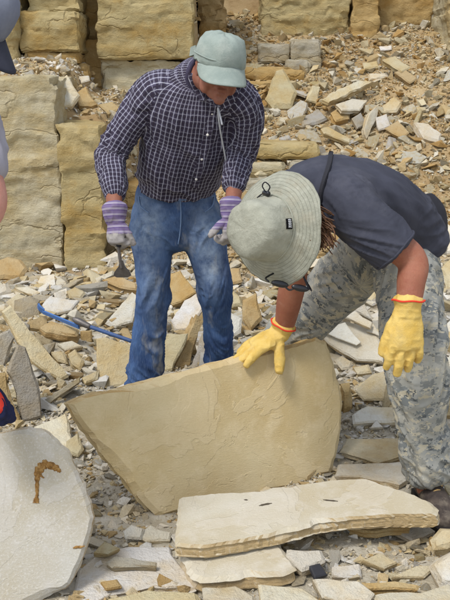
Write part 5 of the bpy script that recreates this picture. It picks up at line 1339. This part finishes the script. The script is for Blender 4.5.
Tube([trC.c[-2], (trC.c[-1] + hC(0, -.03, -.06)) / 2, hC(0, -.02, -.05)], [.06, .056, .054]).add(bm)
head_shapes(bm, headC, MC); bd = fuse(bm, .006, 3); head_finish(bd, headC, MC); part('body', bd, M_skin3, C_); eyes(C_, headC, MC, 1, M_eye, M_iris)
cc = lathe_hat(hC(0, -.005, .035), MC, [(.002, .108), (.03, .105), (.055, .096), (.074, .080), (.087, .058), (.093, .03), (.0955, .008), (.096, -.012)], 64, 1.13, wob); crumple(cc, .003, 15, 25)
capC = part('cap', cc, M_greycap, C_); subpart('peak', bill(hC(0, -.005, .035), MC, .094, .078, 1.05, .03, 1.13, .03, z0=-.008), M_darkcap, capC, C_)
bm = bmesh.new(); ball(bm, hC(0, -.035, -.005), (.079, .083, .075), MC); part('hair', fuse(bm, .007, 2), M_hair, C_)
gC = glove(C_, 'glove', M_navy, wC2, (.42, -.30, -.86), (-.2, -.85, .35), 1, [66, 68, 70, 72], seed=8, k=1.1, cuff=.05, cuff_r=.045, thumb=(.25, .9, -.35), thumb_curl=40, fat=1.15)
gC['label'] = 'navy and red work glove'
bm = bmesh.new(); yd = Vector((.42, -.30, -.86)).normalized(); Tube([wC2 + yd * .015, wC2 + yd * .05, wC2 + yd * .085], [(.046, .034), (.056, .036), (.054, .034)], Vector((.2, .85, -.35)).cross(yd), 5, 20).add(bm)
subpart('rubber_back', fuse(bm, .005, 2), M_redg, gC, C_)
glove(C_, 'glove', M_navy, wC1, (-.5, -.2, -.8), (-.5, -.7, .3), 1, 35, seed=9, k=1.1, cuff=.05, cuff_r=.045)
for p_ in fC: boot(C_, 'boot', MBt, p_ + Vector((0, 0, 0)), (.8, -.5, 0), 1.0, .14, ground_z=.0)

# ------------------------------------------------------------------ tools
M_blue = mat_plain('blue_tool_enamel', lin(58, 96, 150), .5, .5, 0, .3, 60); M_dblue = mat_plain('dark_blue_grip', lin(52, 76, 118), .6, .4)
M_steel = mat_plain('worn_steel', lin(96, 92, 90), .5, .5, .6, .4, 90)
# flat scraper in the plaid man's fist
t0, t1 = wl + fdl * .075 + Vector((.012, -.008, 0)), P(121.5, 268, 3.36)
K_ = empty('scraper', t1, 'dark steel scraper with flared blade held in the striped glove', 'tool')
part('shaft', cord([t0, (t0 + t1) / 2 + Vector((-.003, 0, 0)), t1], .0065, 6, 10), M_steel, K_)
part('handle', cord([t0, t0 - (t0 - t1) * .1, t0 - (t0 - t1) * .3], .012, 5, 12), M_black, K_)
bl = [(-.006, .03), (.006, .03), (.012, .006), (.030, -.018), (.036, -.034), (.022, -.042), (-.022, -.042), (-.036, -.034), (-.030, -.018), (-.012, .006)]
v = []; 
for dy in (-.007, .007): v += [t1 + Vector((a, dy - .25 * (b - .03), b)) for a, b in bl]
n = len(bl); part('blade', fix_normals(mesh_from('blade', v, [tuple(range(n)), tuple(range(n, 2 * n))[::-1]] + [(i, (i + 1) % n, n + (i + 1) % n, n + i) for i in range(n)])), M_steel, K_, False)
# blue pry bar and hammer lying on the rubble
def lying(px, py, lift): return on_ground(px, py, lift)
pa = lying(43, 312, .12); pb = lying(79, 327, .13)
W_ = empty('pry_bar', pa, 'light blue flat pry bar lying on the rubble at left', 'tool')
strip([pa, pa.lerp(pb, .33), pa.lerp(pb, .66), pb], (.2, -.5, .8), .021, M_blue, W_, None, 'bar', .005)
strip([pa + Vector((-.028, .02, .035)), pa + Vector((-.02, .01, .022)), pa + Vector((.004, 0, .004))], (.2, -.5, .8), .036, M_blue, W_, None, 'claw', .005)
ha, hb2 = lying(82, 324, .15), lying(131, 341, .12)
H_ = empty('hammer', ha, 'hammer with dark head and blue handle lying beside the pry bar', 'tool')
bm = bmesh.new(); hd = (hb2 - ha).normalized(); cr = hd.cross(Vector((0, 0, 1))).normalized()
Tube([ha - hd * .05 + Vector((0, 0, .012)), ha - hd * .02 + Vector((0, 0, .008)), ha + hd * .045], [.011, .019, .015], cr, 5, 14).add(bm); part('head', fuse(bm, .004, 1), M_steel, H_)
part('handle', cord([ha + hd * .02, ha.lerp(hb2, .35), ha.lerp(hb2, .7), hb2], .0105, 6, 12), M_dblue, H_)
